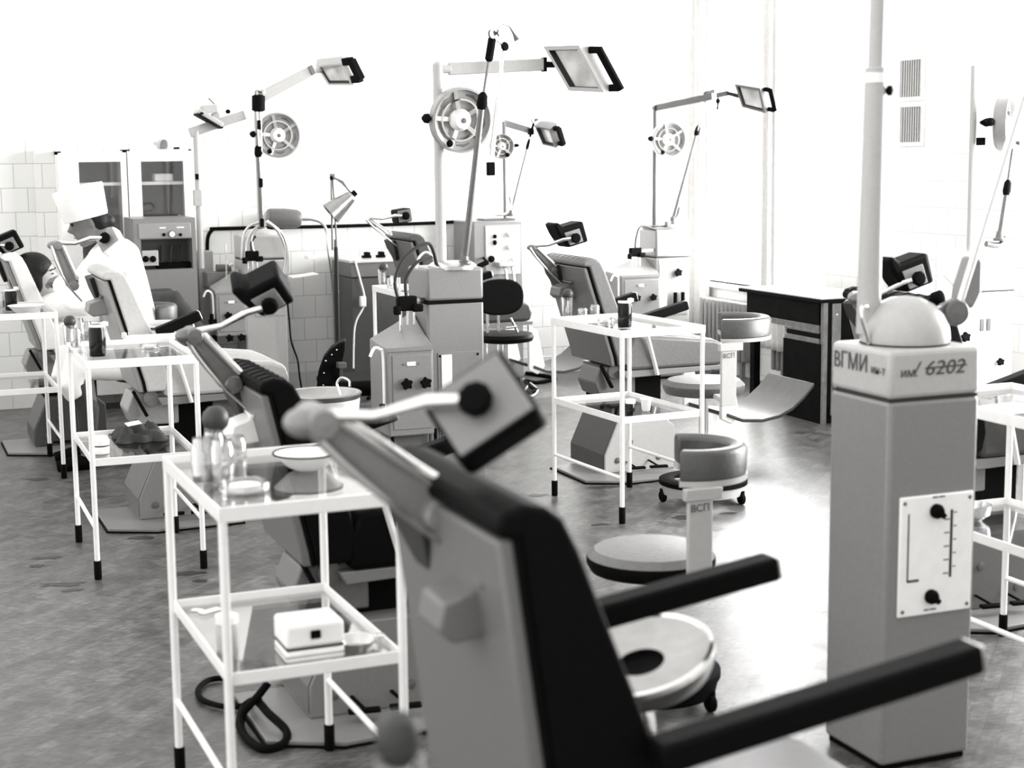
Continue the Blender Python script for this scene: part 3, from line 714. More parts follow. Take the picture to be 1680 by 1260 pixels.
def hopper(t, x0, x1, y0, y1, z0, z1, m='unit', knobs=True, low=False):
    """wedge-shaped console hung at the unit's side: sloped funnel top, knobs in front"""
    zt = z1+.13
    b_ = MB().add([(x0,y0,z0),(x1,y0,z0),(x1,y1,z0),(x0,y1,z0),(x0,y0,z1),(x1,y0,z1),(x1,y1,zt),(x0,y1,z1+.02)], [(0,1,2,3),(0,4,5,1),(1,5,6,2),(2,6,7,3),(3,7,4,0),(4,7,6,5)])
    c_ = part('console', b_, m, t, .006)
    e = .018
    part('funnel', MB().add([(x0+e,y0+e,z1+.003),(x1-e,y0+e,z1+.003),(x1-.004,y1-.004,zt+.006),(x0+e,y1-e,z1+.02)], [(0,1,2,3)]).prism([(x0-.004,y0-.006,z1-.012),(x1,y0-.006,z1-.012),(x1,y0-.006,z1+.006),(x0-.004,y0-.006,z1+.006)], (0,.02,0)), m, c_)
    part('front_panel', MB().box(x0+.02, x1-.01, y0-.004, y0+.002, z0+.03, z1-.03), m, c_, .002)
    part('name_plate', MB().box((x0+x1)/2-.02, (x0+x1)/2+.02, y0-.008, y0-.003, z1-.078, z1-.06), 'white', c_, .002)
    for dx in (-.035, .035): part('screw', MB().lathe(((x0+x1)/2+dx, y0-.004, z1-.069), [(.004,0),(.003,-.004),(0,-.005)], axis=(0,1,0), seg=10), 'cast', c_)
    if knobs:
        for k in (.38, .8): star_knob(c_, (x0+(x1-x0)*k, y0-.002, z1-.155), .026)
        if low:
            for k in (.4, .8): star_knob(c_, (x0+(x1-x0)*k, y0-.002, z1-.3), .026)
    part('water_tube', MB().tube([(x0-.015,y0+.02,z0+.06),(x0-.015,y0+.02,z1-.04),(x0-.03,y0+.02,z1+.0),(x0-.055,y0+.02,z1+.006),(x0-.075,y0+.02,z1-.03)], .007, 10, smooth=5), 'white', c_)
    part('tap', MB().cyl((x0-.03,y0+.0,z0+.06), (x0-.03,y0+.0,z0+.15), .013).bar((x0-.05,y0,z0+.1), (x0,y0,z0+.1), .02, .03), 'black', c_, .002)
    part('drip_rod', MB().cyl(((x0+x1)/2,(y0+y1)/2,z1+.02), ((x0+x1)/2,(y0+y1)/2,z1+.30), .005).lathe(((x0+x1)/2,(y0+y1)/2,z1+.03), [(.02,0),(.008,.02),(0,.02)]), 'chrome', c_)
    return c_
def holder(t, c, cables):
    c = V(c)
    h = part('handpiece_holder', MB().box(c.x-.045, c.x+.045, c.y-.02, c.y+.02, c.z-.04, c.z+.025).box(c.x-.065, c.x-.035, c.y-.03, c.y+.0, c.z-.055, c.z-.015).box(c.x+.02, c.x+.07, c.y-.03, c.y, c.z-.045, c.z-.01), 'black', t, .008, 3)
    for p in cables: part('cable', MB().tube(p, .008, 8, smooth=7), 'darkgrey', h)
    hp = MB()
    for dx in (-.03, 0, .03): hp.cyl((c.x+dx, c.y-.01, c.z-.10), (c.x+dx, c.y-.01, c.z-.03), .005)
    part('handpiece', hp, 'chrome', h)
def drill_arm(t, pts, r0, r1, grip=True, m='cast'):
    d = part('drill_arm', MB().tube(pts[:2], [r0, r0*.8], 12), m, t)
    if len(pts) > 2:
        part('upper_rod', MB().tube(pts[1:3], [r1, r1], 10), m, d)
        dd = (V(pts[1])-V(pts[0])).normalized(); j = V(pts[1]); part('joint_sleeve', MB().tube([j-dd*.03, j-dd*.01, j+dd*.03, j+dd*.045], [r0*1.1, r0*1.5, r0*1.3, r0*.6], 12), 'black', d)
        e = V(pts[2]); de = (e-j).normalized()
        if grip: part('grip_sleeve', MB().tube([e-de*.11, e-de*.10, e-de*.01, e], [r1*1.4, r1*3, r1*3, r1*1.6], 12), 'black', d)
        pl = MB().lathe(e+V((-.012,-.012,.01)), [(0,0),(.02,.001),(.014,.006),(.02,.011),(0,.012)], axis=(.5,-1,0)); pl.lathe(e+V((.025,-.012,.015)), [(0,0),(.016,.001),(.011,.006),(.016,.011),(0,.012)], axis=(.5,-1,0)); pl.bar(e+V((-.015,0,0)), e+V((.03,0,.02)), .01, .012)
        part('pulley', pl, 'cast', d)
    part('pivot_base', MB().lathe(V(pts[0])-V((0,0,.02)), [(.03,0),(.03,.01),(.02,.016),(.016,.045),(0,.05)]), 'cast', d)
    return d

# --- middle unit
S2x, S2y = 2.285, 6.63
u2 = unit('square grey dental unit with black seam near the photo centre', S2x, 2.555, S2y, S2y+.27, 1.106, 'unit', 'unit', True, .15)
sd = MB(); c = V((2.42, 6.765, 1.106))
part('top_ring', MB().lathe(at_y(742, 437, 6.72)*1.0, [(.11,-.01),(.11,.006),(.09,.02),(.06,.024),(0,.026)]), 'steel', u2)
pb, pt_ = at_y(724, 432, 6.8), at_y(720, 98, 6.8); pb.x = pt_.x = 2.415
part('lamp_pole', MB().cyl((2.415,6.8,1.10), (2.415,6.8,2.0), .024).ell((2.415,6.8,2.0), (.024,.024,.02)), 'offwhite', u2)
L0 = V((2.415,6.8,1.985)); L1 = at_y(900, 106, 6.78)
part('lamp_arm', MB().bar(L0+V((.05,0,0)), L1-V((.02,0,0)), .03, .055).cyl(L0, L0+V((.06,0,0)), .02), 'offwhite', u2, .004)
part('arm_joint', MB().box(L1.x-.03, L1.x-.015, L1.y-.02, L1.y+.02, L1.z-.032, L1.z+.032).cyl(L1-V((.02,0,0)), L1+V((.03,0,0)), .014), 'black', u2, .002)
def head_px(par, corners, d, dd=None, s=None, thick_dir=None, border='offwhite', hand=True):
    """lamp head whose glowing face spans four image corners (order: top-left, top-right, bottom-right, bottom-left) at depths dd"""
    dd = dd or [d]*4
    P = [at_d(u, v, k) for (u, v), k in zip(corners, dd)]
    c = (P[0]+P[1]+P[2]+P[3])/4; a = ((P[1]+P[2])-(P[0]+P[3]))/2; b = ((P[0]+P[1])-(P[2]+P[3]))/2
    n = a.cross(b).normalized()
    m_ = MB(); back = -n*.05 + (thick_dir or V((0,0,0)))
    ia = lambda k, o: [c+(p-c)*k+o for p in P]
    I0 = ia(.82, V((0,0,0))); dp = back*.35; I1 = ia(.80, dp)
    h = part('lamp_head', MB().add(P+ia(1.0, back*.8)+ia(.62, back*1.5)+I0, [(0,1,13,12),(1,2,14,13),(2,3,15,14),(3,0,12,15),(0,1,5,4),(1,2,6,5),(2,3,7,6),(3,0,4,7),(4,5,9,8),(5,6,10,9),(6,7,11,10),(7,4,8,11),(8,9,10,11)]), border, par, 0)
    part('lamp_gasket', MB().add(I0+I1, [(0,1,5,4),(1,2,6,5),(2,3,7,6),(3,0,4,7)]), 'darkgrey', h)
    part('lamp_window', MB().add(ia(.80, dp), [(3,2,1,0)]), 'lamp_glass', h)
    if hand:
        hw = a.length*.17
        e1, e2 = P[1]*.9+P[2]*.1+back*.5, P[2]*.9+P[1]*.1+back*.5; an = a.normalized(); L = a.length*.28
        part('handle', MB().bar(e1, e1+an*L, hw, hw, n).bar(e2, e2+an*L, hw, hw, n).bar(e1+an*L-(e2-e1)*.06, e2+an*L+(e2-e1)*.06, hw, hw, n), 'black', h, .004)
    return h
head_px(u2, [(891, 76), (949, 74), (991, 152), (933, 149)], 7.2, [7.2, 7.12, 7.12, 7.2], thick_dir=CR*.055-CU*.0+CF*.02)
reflector(u2, at_y(756, 197, 6.72), V((.06,-1,-.1)), .145, V((-1,0,.05)))
drill_arm(u2, [at_y(762, 425, 6.66), at_y(791, 168, 6.56), at_y(808, 60, 6.56)], .016, .006)
part('hanging_rod', MB().cyl(at_y(826, 75, 6.72), at_y(806, 262, 6.72), .011).cyl(at_y(808, 60, 6.56), at_y(826, 75, 6.72), .006), 'chrome', u2)
part('rod_tip', MB().obox(at_y(805, 277, 6.72), (1,0,0), (0,1,0), (0,0,1), .018, .012, .03), 'black', u2, .004)
part('rod_pivot', MB().lathe(at_y(826, 77, 6.71), [(0,0),(.02,.004),(.02,.016),(0,.02)], axis=(.3,-1,.2)), 'black', u2, .004)
part('drill_cord', MB().tube([at_y(836, 44, 6.7), at_y(843, 56, 6.7), at_y(848, 66, 6.7)], [.003,.006,.013], 8).tube([at_y(810, 52, 6.7), at_y(825, 40, 6.7), at_y(836, 44, 6.7)], .002, 6), 'cast', u2)
part('panel', MB().box(2.33, 2.53, S2y-.004, S2y+.002, .33, .73), 'unit', u2, .002)
part('panel_strip', MB().box(2.345, 2.395, S2y-.008, S2y-.003, .35, .72), 'white', u2, .002)
for x in (2.34, 2.52): part('screw', MB().lathe((x, S2y-.004, .715), [(.006,0),(.004,-.004),(0,-.005)], axis=(0,1,0), seg=10), 'black', u2)
hx0 = at_y(636, 572, 6.55).x; hx1 = S2x-.004; z1 = at_y(660, 572, 6.55).z
hopper(u2, hx0, hx1, 6.55, 6.82, .38, z1)
hc = at_y(667, 495, 6.62)
holder(u2, hc, [[hc+V((-.04,0,.02)), hc+V((-.05,0,.10)), hc+V((.0,0,.20)), hc+V((.12,.03,.25)), V((2.36,6.7,1.10))], [hc+V((.0,0,.02)), hc+V((.0,0,.10)), hc+V((.05,0,.17)), hc+V((.13,.03,.19))]])
part('holder_bracket', MB().bar(hc+V((.0,.02,0)), V((S2x+.01, hc.y+.06, hc.z)), .02, .02), 'cast', u2)
part('hose_loop', MB().tube([at_y(683, 440, 6.7), at_y(688, 422, 6.7), at_y(700, 414, 6.7), at_y(712, 424, 6.7), at_y(714, 436, 6.7)], .006, 8, smooth=6), 'white', u2)
# drip pan, waste legs below the console
for x, y in ((hx0+.02,6.57), (hx0+.22,6.57), (hx0+.26,6.8)): part('console_leg', MB().cyl((x,y,0), (x,y,.40), .008), 'black', u2)
part('waste_box', MB().box(hx0+.03, hx0+.2, 6.6, 6.78, .22, .385), 'greypaint', u2, .004)

# --- marked unit, nearest on the right
S1x, S1y = 2.357, 3.29
u1 = unit('large marked dental unit with dome top at the right', S1x, 2.635, S1y, S1y+.265, 1.105, 'unit', 'offwhite', False, .13)
dc = V((2.50, 3.43, 1.105))
part('dome', MB().lathe(dc, [(.112,.0),(.116,.012),(.112,.045),(.098,.075),(.072,.102),(.04,.118),(0,.124)], seg=48), 'offwhite', u1)
part('dome_seal', MB().lathe(dc, [(.115,-.004),(.117,0),(.114,.004)], seg=48), 'black', u1)
px, py = 2.413, 3.47
part('lamp_pole', MB().cyl((px,py,1.13), (px+.006,py,1.79), .031, .0265, 28).tube([(px+.006,py,1.79),(px+.006,py,1.81),(px+.007,py,1.815),(px+.012,py,2.25)], [.0265,.026,.0195,.019], 28), 'offwhite', u1)
part('pole_collar', MB().cyl((px+.006,py,1.775), (px+.0062,py,1.80), .028, None, 28), 'white', u1)
part('pole_knob', MB().lathe((px+.03,py-.012,1.755), [(.006,0),(.013,.006),(.012,.016),(0,.02)], axis=(.8,-.6,0)), 'black', u1)
part('hook', MB().tube([(px-.02,py-.03,1.20),(px-.045,py-.04,1.205),(px-.05,py-.045,1.18),(px-.035,py-.05,1.13),(px-.03,py-.05,1.11)], .006, 8, smooth=4), 'chrome', u1)
# bracket and drill arm leaving the frame at the right
ja = at_y(1560, 512, 3.42)
part('arm_joint', MB().lathe(ja-V((0,.03,0)), [(0,0),(.032,.002),(.036,.012),(.036,.05),(.03,.06),(0,.06)], axis=(.25,1,0)).bar(ja+V((-.07,.03,-.03)), ja+V((0,.0,0)), .04, .05), 'cast', u1, .004)
part('arm_knob', MB().lathe(at_y(1538, 488, 3.42), [(0,-.015),(.018,-.012),(.018,.012),(0,.015)], axis=(.3,-1,.4)), 'black', u1)
part('arm_housing', MB().prism([at_y(1575, 500, 3.43), at_y(1598, 508, 3.43), at_y(1612, 480, 3.43), at_y(1614, 425, 3.43), at_y(1596, 420, 3.43), at_y(1580, 470, 3.43)], (0,.05,0)), 'unit', u1, .01, 3)
part('drill_arm', MB().tube([at_y(1572, 505, 3.40), at_y(1690, 120, 3.40)], .0095, 14), 'steel', u1)
# writing
zt = at_y(1530, 607, S1y).z
text_part('marking', '/ 6202', .052, at_y(1541, 604, S1y-.002), (1,0,0), (0,0,1), 'ink', u1, sx=1.2, shear=.2)
part('strike_line', MB().bar(at_y(1519, 604, S1y-.002), at_y(1586, 598, S1y-.002), .002, .0035), 'ink', u1)
text_part('marking', 'им.', .034, at_y(1492, 612, S1y-.002), (1,0,0), (0,0,1), 'ink', u1)
xl = at_x(1393, 598, S1x-.002)
text_part('marking', 'BГМИ', .062, at_x(1395, 594, S1x-.002), (0,-1,0), (0,0,1), 'midgrey', u1, sx=.9)
text_part('marking', 'ин-т', .032, at_x(1440, 608, S1x-.002), (0,-1,0), (0,0,1), 'midgrey', u1)
# control panel
pa, pb_ = at_y(1480, 818, S1y), at_y(1596, 1000, S1y)
px0, px1, pz1, pz0 = at_y(1475, 820, S1y).x, at_y(1595, 805, S1y).x, at_y(1535, 810, S1y).z, at_y(1535, 1005, S1y).z
cp = part('control_panel', MB().box(px0, px1, S1y-.008, S1y+.002, pz0, pz1), 'white', u1, .006, 3)
for x in (px0+.013, px1-.013):
    for z in (pz0+.016, pz1-.016): part('screw', MB().lathe((x, S1y-.008, z), [(.0055,0),(.004,-.003),(0,-.004)], axis=(0,1,0), seg=10), 'cast', cp)
for (u, v, r) in ((1535, 838, .019), (1526, 978, .019)):
    p = at_y(u, v, S1y-.008); k_ = part('dial_knob', MB().lathe(p, [(r,0),(r,-.012),(r*.7,-.022),(0,-.023)], axis=(0,1,0), seg=16).bar(p+V((0,-.02,0)), p+V((.014,-.02,-.014)), .012, .014), 'black', cp, .002)
sl = MB(); pz = lambda v: at_y(1555, v, S1y).z; slx = at_y(1560, 900, S1y-.009).x
sl.box(slx-.0035, slx+.0035, S1y-.0095, S1y-.008, pz(945), pz(835))
part('scale_slot', sl, 'darkgrey', cp)
tk = MB()
for k in range(5):
    v = 850+k*22; tk.box(slx-.022, slx-.006, S1y-.009, S1y-.0082, pz(v)-.0016, pz(v)+.0016); tk.box(slx+.006, slx+.016, S1y-.009, S1y-.0082, pz(v-10)-.0013, pz(v-10)+.0013)
part('scale_mark', tk, 'ink', cp)
gx = at_y(1490, 900, S1y-.009).x
part('gauge_bracket', MB().box(gx-.002, gx+.002, S1y-.0095, S1y-.008, pz(945), pz(835)).box(gx, gx+.035, S1y-.0095, S1y-.008, pz(946), pz(942)), 'midgrey', cp)
for (u, v) in ((1540, 815), (1525, 1000)): 
    p = at_y(u, v, S1y-.0085); part('panel_caption', MB().box(p.x-.018, p.x-.002, p.y-.0004, p.y+.0006, p.z-.002, p.z+.002).box(p.x+.001, p.x+.02, p.y-.0004, p.y+.0006, p.z-.002, p.z+.002), 'ink', cp)
p = at_y(1590, 640, S1y)

# --- far right-of-centre unit with the wall lamp beside the window curtain
S3x, S3y = 5.16, 10.0
u3 = unit('pale dental unit standing by the window corner', S3x, 5.43, S3y, S3y+.27, 1.065, 'unitpale', 'unitpale', False, .2)
part('top_plate', MB().box(S3x+.0, S3x+.2, S3y+.02, S3y+.22, 1.065, 1.085).box(S3x-.02, S3x+.17, S3y+.04, S3y+.2, 1.085, 1.095), 'cast', u3, .004)
part('lamp_pole', MB().cyl((5.2,10.1,1.08), (5.205,10.1,1.915), .018), 'greypaint', u3)
e0 = V((5.205,10.1,1.915)); e1 = at_d(1194, 153, 10.5)
part('lamp_arm', MB().bar(e0, e0+(e1-e0)*.8, .02, .045).bar(e0+(e1-e0)*.86, e1, .02, .035), 'midgrey', u3, .003)  # arm and head coloured darker to imitate their backlit shade
part('pole_joint', MB().cyl(e0-V((0,.02,0)), e0+V((0,.02,0)), .018), 'darkgrey', u3)
part('head_joint', MB().cyl(e1, at_d(1213, 158, 10.5), .014), 'darkgrey', u3)
part('arm_joint', MB().obox(at_d(1163, 155, 10.72), (1,0,.3), (0,1,0), (0,0,1), .035, .02, .025).tube([at_d(1160, 160, 10.72), at_d(1157, 168, 10.72)], [.016,.005], 8), 'darkgrey', u3, .002)
head_px(u3, [(1205, 138), (1247, 145), (1256, 186), (1217, 176)], 11, [10.45, 10.4, 10.4, 10.45], thick_dir=CR*.03+CU*.03, border='greypaint')
reflector(u3, at_y(1097, 229, 9.97), V((-.1,-1,-.05)), .125, V((-1,0,.05)))
drill_arm(u3, [at_y(1104, 362, 10.02), at_y(1144, 216, 10.02), at_d(1158, 168, 10.75)], .014, .004, grip=False)
part('hanging_plug', MB().ell(at_d(1178, 166, 10.6), (.016,.016,.02)).tube([at_d(1178, 155, 10.6), at_d(1178, 170, 10.6), at_d(1177, 180, 10.6)], [.006,.008], 8), 'black', u3)
part('drill_elbow', MB().tube([at_y(1104, 362, 10.02), at_y(1112, 352, 10.02), at_y(1114, 340, 10.02)], .02, 10, smooth=4).box(S3x+.09, S3x+.14, 10.0, 10.04, 1.085, 1.12), 'cast', u3)
hx = at_y(1018, 450, 9.95)
hopper(u3, hx.x, S3x-.003, 9.93, 10.2, .28, at_y(1045, 452, 9.95).z, 'unit', True, True)
hc = at_y(1042, 412, 9.98); holder(u3, hc, [[hc+V((0,0,.02)), hc+V((.01,0,.1)), hc+V((.06,.02,.17)), V((S3x+.03,10.02,1.06))]])
part('holder_bracket', MB().bar(hc+V((.02,.01,0)), V((S3x+.01, hc.y+.05, hc.z)), .02, .02), 'cast', u3)
part('panel_strip', MB().box(S3x+.03, S3x+.085, S3y-.008, S3y, .5, .82), 'white', u3, .002)
p = part('side_panel', MB().box(S3x+.02, S3x+.25, S3y-.004, S3y+.002, .46, .86), 'unitpale', u3, .002)
star_knob(p, (S3x+.17, S3y-.004, .76), .03, name='dial_knob')
for dx in (.14, .2): part('valve', MB().cyl((S3x+dx, S3y-.03, .62), (S3x+dx, S3y-.03, .53), .014), 'black', u3)

# --- left far unit
u4 = unit('rounded pale dental unit against the back wall, hoses looped over its top', 2.26, 2.54, 10.2, 10.48, 1.10, 'offwhite', 'offwhite', False, .16)
part('shoulder', MB().ell((2.40,10.34,1.09), (.13,.13,.05)), 'offwhite', u4)
part('lamp_pole', MB().cyl((2.405,10.3,1.1), (2.405,10.3,2.0), .02), 'offwhite', u4)
e0, e1 = at_y(423, 162, 10.28), at_y(512, 116, 10.28)
part('lamp_arm', MB().bar(e0, e1, .03, .07), 'offwhite', u4, .006)
part('arm_joint', MB().bar(at_y(508, 108, 10.27), at_y(514, 122, 10.27), .03, .03), 'cast', u4, .003)
part('pole_joint', MB().cyl(e0-V((0,.03,.0)), e0+V((0,.03,0)), .03), 'cast', u4, .003)
part('head_joint', MB().cyl(at_y(510, 116, 10.28), at_d(524, 116, 10.68), .02), 'offwhite', u4)
head_px(u4, [(518, 108), (562, 104), (580, 140), (538, 140)], 10.6, [10.7, 10.5, 10.5, 10.7], thick_dir=V((-.03,0,.04)))
reflector(u4, at_y(456, 222, 10.18), V((-.02,-1,-.05)), .145, V((-1,0,.05)))
drill_arm(u4, [at_y(430, 370, 10.1), at_y(424, 250, 10.1), at_y(424, 155, 10.1)], .018, .014)
pl = MB()
for k, (v0, v1) in enumerate(((172, 250), (160, 300))):
    pl.cyl(at_y(421+6*k, v0, 10.09), at_y(429+2*k, v1+60, 10.09), .006)
part('drill_rods', pl, 'chrome', u4)
jm = MB()
for v in (205, 248, 300, 366): jm.obox(at_y(425+(v-205)*.03, v, 10.085), (1,0,0), (0,1,0), (0,0,1), .012, .012, .03)
part('rod_clamp', jm, 'black', u4, .004)
hz = MB()
for (pts) in ([(432, 366), (415, 378), (404, 400), (402, 430)], [(430, 364), (408, 372), (398, 392), (396, 425)], [(436, 364), (455, 378), (468, 410), (465, 450)], [(438, 362), (464, 385), (472, 420), (470, 465)], [(432, 366), (414, 385), (414, 405), (418, 415)]):
    hz.tube([at_y(u, v, 10.12) for u, v in pts], .008, 8, smooth=6)
part('hose', hz, 'steel', u4)
hc = at_y(413, 418, 10.12); holder(u4, hc, [[hc+V((0,0,.02)), hc+V((0,0,.08)), hc+V((.03,0,.12))]])
part('holder_bracket', MB().bar(hc+V((.0,.01,0)), V((2.30, 10.22, hc.z)), .02, .02), 'cast', u4)
hopper(u4, at_y(352, 480, 10.15).x, 2.25, 10.12, 10.33, .46, at_y(380, 478, 10.12).z, 'unitpale', True, True)
p = part('side_panel', MB().box(2.33, 2.53, 10.196, 10.202, .57, .76), 'offwhite', u4, .002)
star_knob(p, (2.40, 10.195, .665), .026, name='dial_knob')
part('switch', MB().box(2.34, 2.38, 10.19, 10.2, .73, .77).box(2.44, 2.46, 10.19, 10.2, .73, .77), 'white', p)
part('waste_can', MB().cyl((2.02,10.2,.36), (2.02,10.2,.46), .05), 'black', u4)
part('power_cord', MB().tube([at_y(467, 450, 10.1), at_y(474, 520, 10.1), at_y(478, 560, 10.1), at_y(488, 590, 10.1), at_y(492, 620, 10.1), V((2.63,10.2,.012))], .006, 8, smooth=8), 'black', u4)
part('wall_tray', MB().obox(at_y(497, 452, 10.3), (1,0,.1), (0,1,0), (0,0,1), .09, .07, .006).box(2.70, 2.75, 10.24, 10.34, .93, .955), 'white', u4, .003)

# --- right-edge unit
u7 = unit('white dental unit cut by the right edge, behind the marked unit', 4.95, 5.24, 6.3, 6.58, 1.11, 'white', 'white', False, .2)
part('lamp_pole', MB().cyl((4.99,6.34,1.1), (4.985,6.34,2.0), .017), 'offwhite', u7)
part('lamp_arm', MB().bar(V((4.985,6.34,1.93)), V((5.3,6.32,1.97)), .025, .04), 'white', u7, .003)
reflector(u7, at_y(1650, 203, 6.25), V((.65,-.75,0)), .13, V((-.9,-.3,.05)))
part('pole_clamp', MB().obox(at_y(1609, 232, 6.3), (1,0,0), (0,1,0), (0,0,1), .016, .016, .018), 'black', u7, .003)
part('arm_knob', MB().lathe(at_y(1618, 201, 6.24), [(.006,-.035),(.02,0),(.018,.014),(0,.018)], axis=(1,0,0)), 'black', u7, .003)
drill_arm(u7, [at_y(1640, 388, 6.33), at_y(1652, 310, 6.33), at_y(1662, 240, 6.33)], .013, .006, grip=False)
part('swivel_base', MB().tube([at_y(1618, 400, 6.34), at_y(1640, 402, 6.34), at_y(1648, 388, 6.34)], .014, 10, smooth=4), 'cast', u7)
hopper(u7, 4.70, 4.946, 6.25, 6.5, .45, .86, 'white')
p = part('side_panel', MB().box(5.0, 5.22, 6.296, 6.302, .52, .80), 'white', u7, .002)
star_knob(p, at_y(1638, 593, 6.295), .02, name='dial_knob')
part('panel_strip', MB().box(5.03, 5.05, 6.29, 6.297, .72, .78).box(5.07, 5.09, 6.29, 6.297, .72, .78), 'midgrey', p)

# ------------------------------------------------------------------ back-wall control cabinets with their own lamp poles
def box_cab(t, x0, x1, y0, y1, h, m):
    part('cabinet', MB().box(x0, x1, y0, y1, .05, h), m, t, .008); part('plinth', MB().box(x0+.02, x1-.02, y0+.03, y1, 0, .05), 'black', t)
u5 = thing('control_cabinet', 'tall grey control cabinet with switches and a lamp pole, behind the black stool', 'cabinet', (4.04, 10.4, 0))
box_cab(u5, 3.86, 4.225, 10.2, 10.6, 1.15, 'unit')
fx0, fx1 = 3.945, 4.205
p = part('front_panel', MB().box(fx0, fx1, 10.193, 10.202, .78, 1.12), 'offwhite', u5, .003)
for u, v, s in ((812, 388, 1), (812, 398, 1.3)): 
    c = at_y(u, v, 10.19); part('toggle', MB().ell(c, (.014,.012,.014*s)), 'black', p)
part('round_dial', MB().lathe(at_y(806, 425, 10.193), [(.024,0),(.022,-.012),(.01,-.014),(.01,-.02),(0,-.021)], axis=(0,1,0)), 'black', p)
wl = MB()
for u, v in ((836, 384), (836, 405), (843, 426)): wl.lathe(at_y(u, v, 10.193), [(.018,0),(.014,-.02),(0,-.022)], axis=(0,1,0))
part('white_button', wl, 'white', p)
for u in (824, 836): part('handpiece', MB().tube([at_y(u, 428, 10.15), at_y(u+6, 445, 10.12), at_y(u+8, 468, 10.1)], [.008,.01,.009], 8), 'chrome', u5)
part('handpiece_bracket', MB().box(at_y(815, 450, 10.15).x, at_y(845, 450, 10.15).x, 10.10, 10.2, .84, .87), 'offwhite', u5, .004)
part('top_plate', MB().box(3.96, 4.20, 10.26, 10.4, 1.15, 1.165), 'cast', u5, .004)
part('lamp_pole', MB().cyl((4.15,10.33,1.15), (4.147,10.33,1.83), .014), 'unit', u5)
e0, e1 = V((4.147,10.33,1.82)), at_y(872, 215, 10.3)
part('lamp_arm', MB().bar(e0, e1, .02, .045), 'unit', u5, .003)
part('arm_joint', MB().obox(at_y(871, 216, 10.28), (1,0,0), (0,1,0), (0,0,1), .016, .02, .022), 'black', u5)
head_px(u5, [(876, 206), (902, 212), (912, 243), (890, 238)], 10.9, [11.05, 10.9, 10.9, 11.05], border='greypaint', thick_dir=CR*.015+CU*.03)
reflector(u5, at_y(823, 240, 10.2), V((-.1,-1,-.05)), .085, V((1,0,.05)))
drill_arm(u5, [at_y(838, 350, 10.25), at_y(866, 238, 10.25), at_y(876, 200, 10.25)], .008, .003, grip=True)
part('elbow', MB().tube([at_y(812, 352, 10.25), at_y(832, 350, 10.25), at_y(838, 335, 10.25), at_y(836, 322, 10.25)], .012, 10, smooth=4), 'steel', u5)
part('hand_grip', MB().cyl(at_y(785, 437, 10.0), at_y(800, 430, 10.0), .018).cyl(at_y(800, 430, 10.0), V((3.93,10.2,.9)), .008), 'black', u5)

u6 = thing('control_cabinet', 'grey control cabinet with a dark open niche and a gauge, behind the dentist', 'cabinet', (1.74, 10.0, 0))
x0, x1 = at_y(218, 358, 9.85).x, at_y(320, 358, 9.85).x
h6 = at_y(270, 358, 9.85).z
nx0, nx1, nz0, nz1 = at_y(231, 392, 9.85).x, at_y(315, 392, 9.85).x, at_y(270, 442, 9.85).z, at_y(270, 392, 9.85).z
cb = MB(); cb.box(x0, x1, 9.85, 10.22, .05, nz0); cb.box(x0, x1, 9.85, 10.22, nz1, h6); cb.box(x0, nx0, 9.85, 10.22, nz0, nz1); cb.box(nx1, x1, 9.85, 10.22, nz0, nz1); cb.box(nx0, nx1, 10.05, 10.22, nz0, nz1)
part('cabinet', cb, 'unit', u6); part('plinth', MB().box(x0+.02, x1-.02, 9.88, 10.22, 0, .05), 'black', u6)
part('niche_back', MB().box(nx0, nx1, 10.03, 10.05, nz0, nz1), 'midgrey', u6)  # darker sheet puts the niche's inner shade into the colour
p = part('front_panel', MB().box(x0+.03, x1-.03, 9.843, 9.852, nz1+.005, h6-.03), 'unitpale', u6, .003)
part('gauge', MB().lathe(at_y(282, 384, 9.843), [(.02,0),(.02,-.012),(.017,-.013),(0,-.011)], axis=(0,1,0)), 'white', p)
part('gauge_rim', MB().lathe(at_y(282, 384, 9.843), [(.021,0),(.021,-.014),(.0185,-.014),(.0185,0)], axis=(0,1,0), cap=False), 'darkgrey', p)
for u in (269, 296): part('push_button', MB().lathe(at_y(u, 385, 9.843), [(.01,0),(.009,-.012),(0,-.013)], axis=(0,1,0)), 'black', p)
part('caption', MB().box(at_y(262, 373, 9.842).x, at_y(272, 373, 9.842).x, 9.8422, 9.844, h6-.062, h6-.054).box(at_y(290, 373, 9.842).x, at_y(302, 373, 9.842).x, 9.8422, 9.844, h6-.062, h6-.054), 'white', p)
s_ = part('socket_frame', MB().box(at_y(233, 430, 9.86).x, at_y(259, 430, 9.86).x, 9.835, 9.86, at_y(245, 436, 9.85).z, at_y(245, 411, 9.85).z), 'offwhite', u6, .003)
for u in (239, 251): part('socket', MB().lathe(at_y(u, 425, 9.834), [(.02,0),(.018,-.012),(.008,-.02),(0,-.02)], axis=(0,1,0)), 'black', s_)
hp = MB()
for u in (264, 279, 291): hp.tube([at_y(u, 438, 9.95), at_y(u+1, 415, 9.95), at_y(u+2, 402, 9.95)], [.006,.008,.01], 8)
part('handpiece', hp, 'darkgrey', u6)
part('handpiece_rack', MB().box(at_y(258, 440, 9.95).x, nx1, 9.9, 10.0, nz0, nz0+.035), 'black', u6)
part('lamp_pole', MB().cyl((1.985,10.2,.9), (1.985,10.2,1.77), .02).box(1.955, 2.0, 10.17, 10.23, 1.3, 1.4), 'offwhite', u6)
e0, e1 = at_y(311, 218, 10.2), at_y(402, 188, 10.2)
part('lamp_arm', MB().bar(e0, e1, .03, .06), 'offwhite', u6, .006)
h_ = part('lamp_head', MB().bar(at_y(322, 182, 10.15), at_y(362, 206, 10.15), .16, .03).bar(at_y(330, 180, 10.15), at_y(355, 178, 10.15), .1, .05).bar(at_y(352, 185, 10.15), at_y(356, 196, 10.15), .03, .05), 'offwhite', u6, .006)
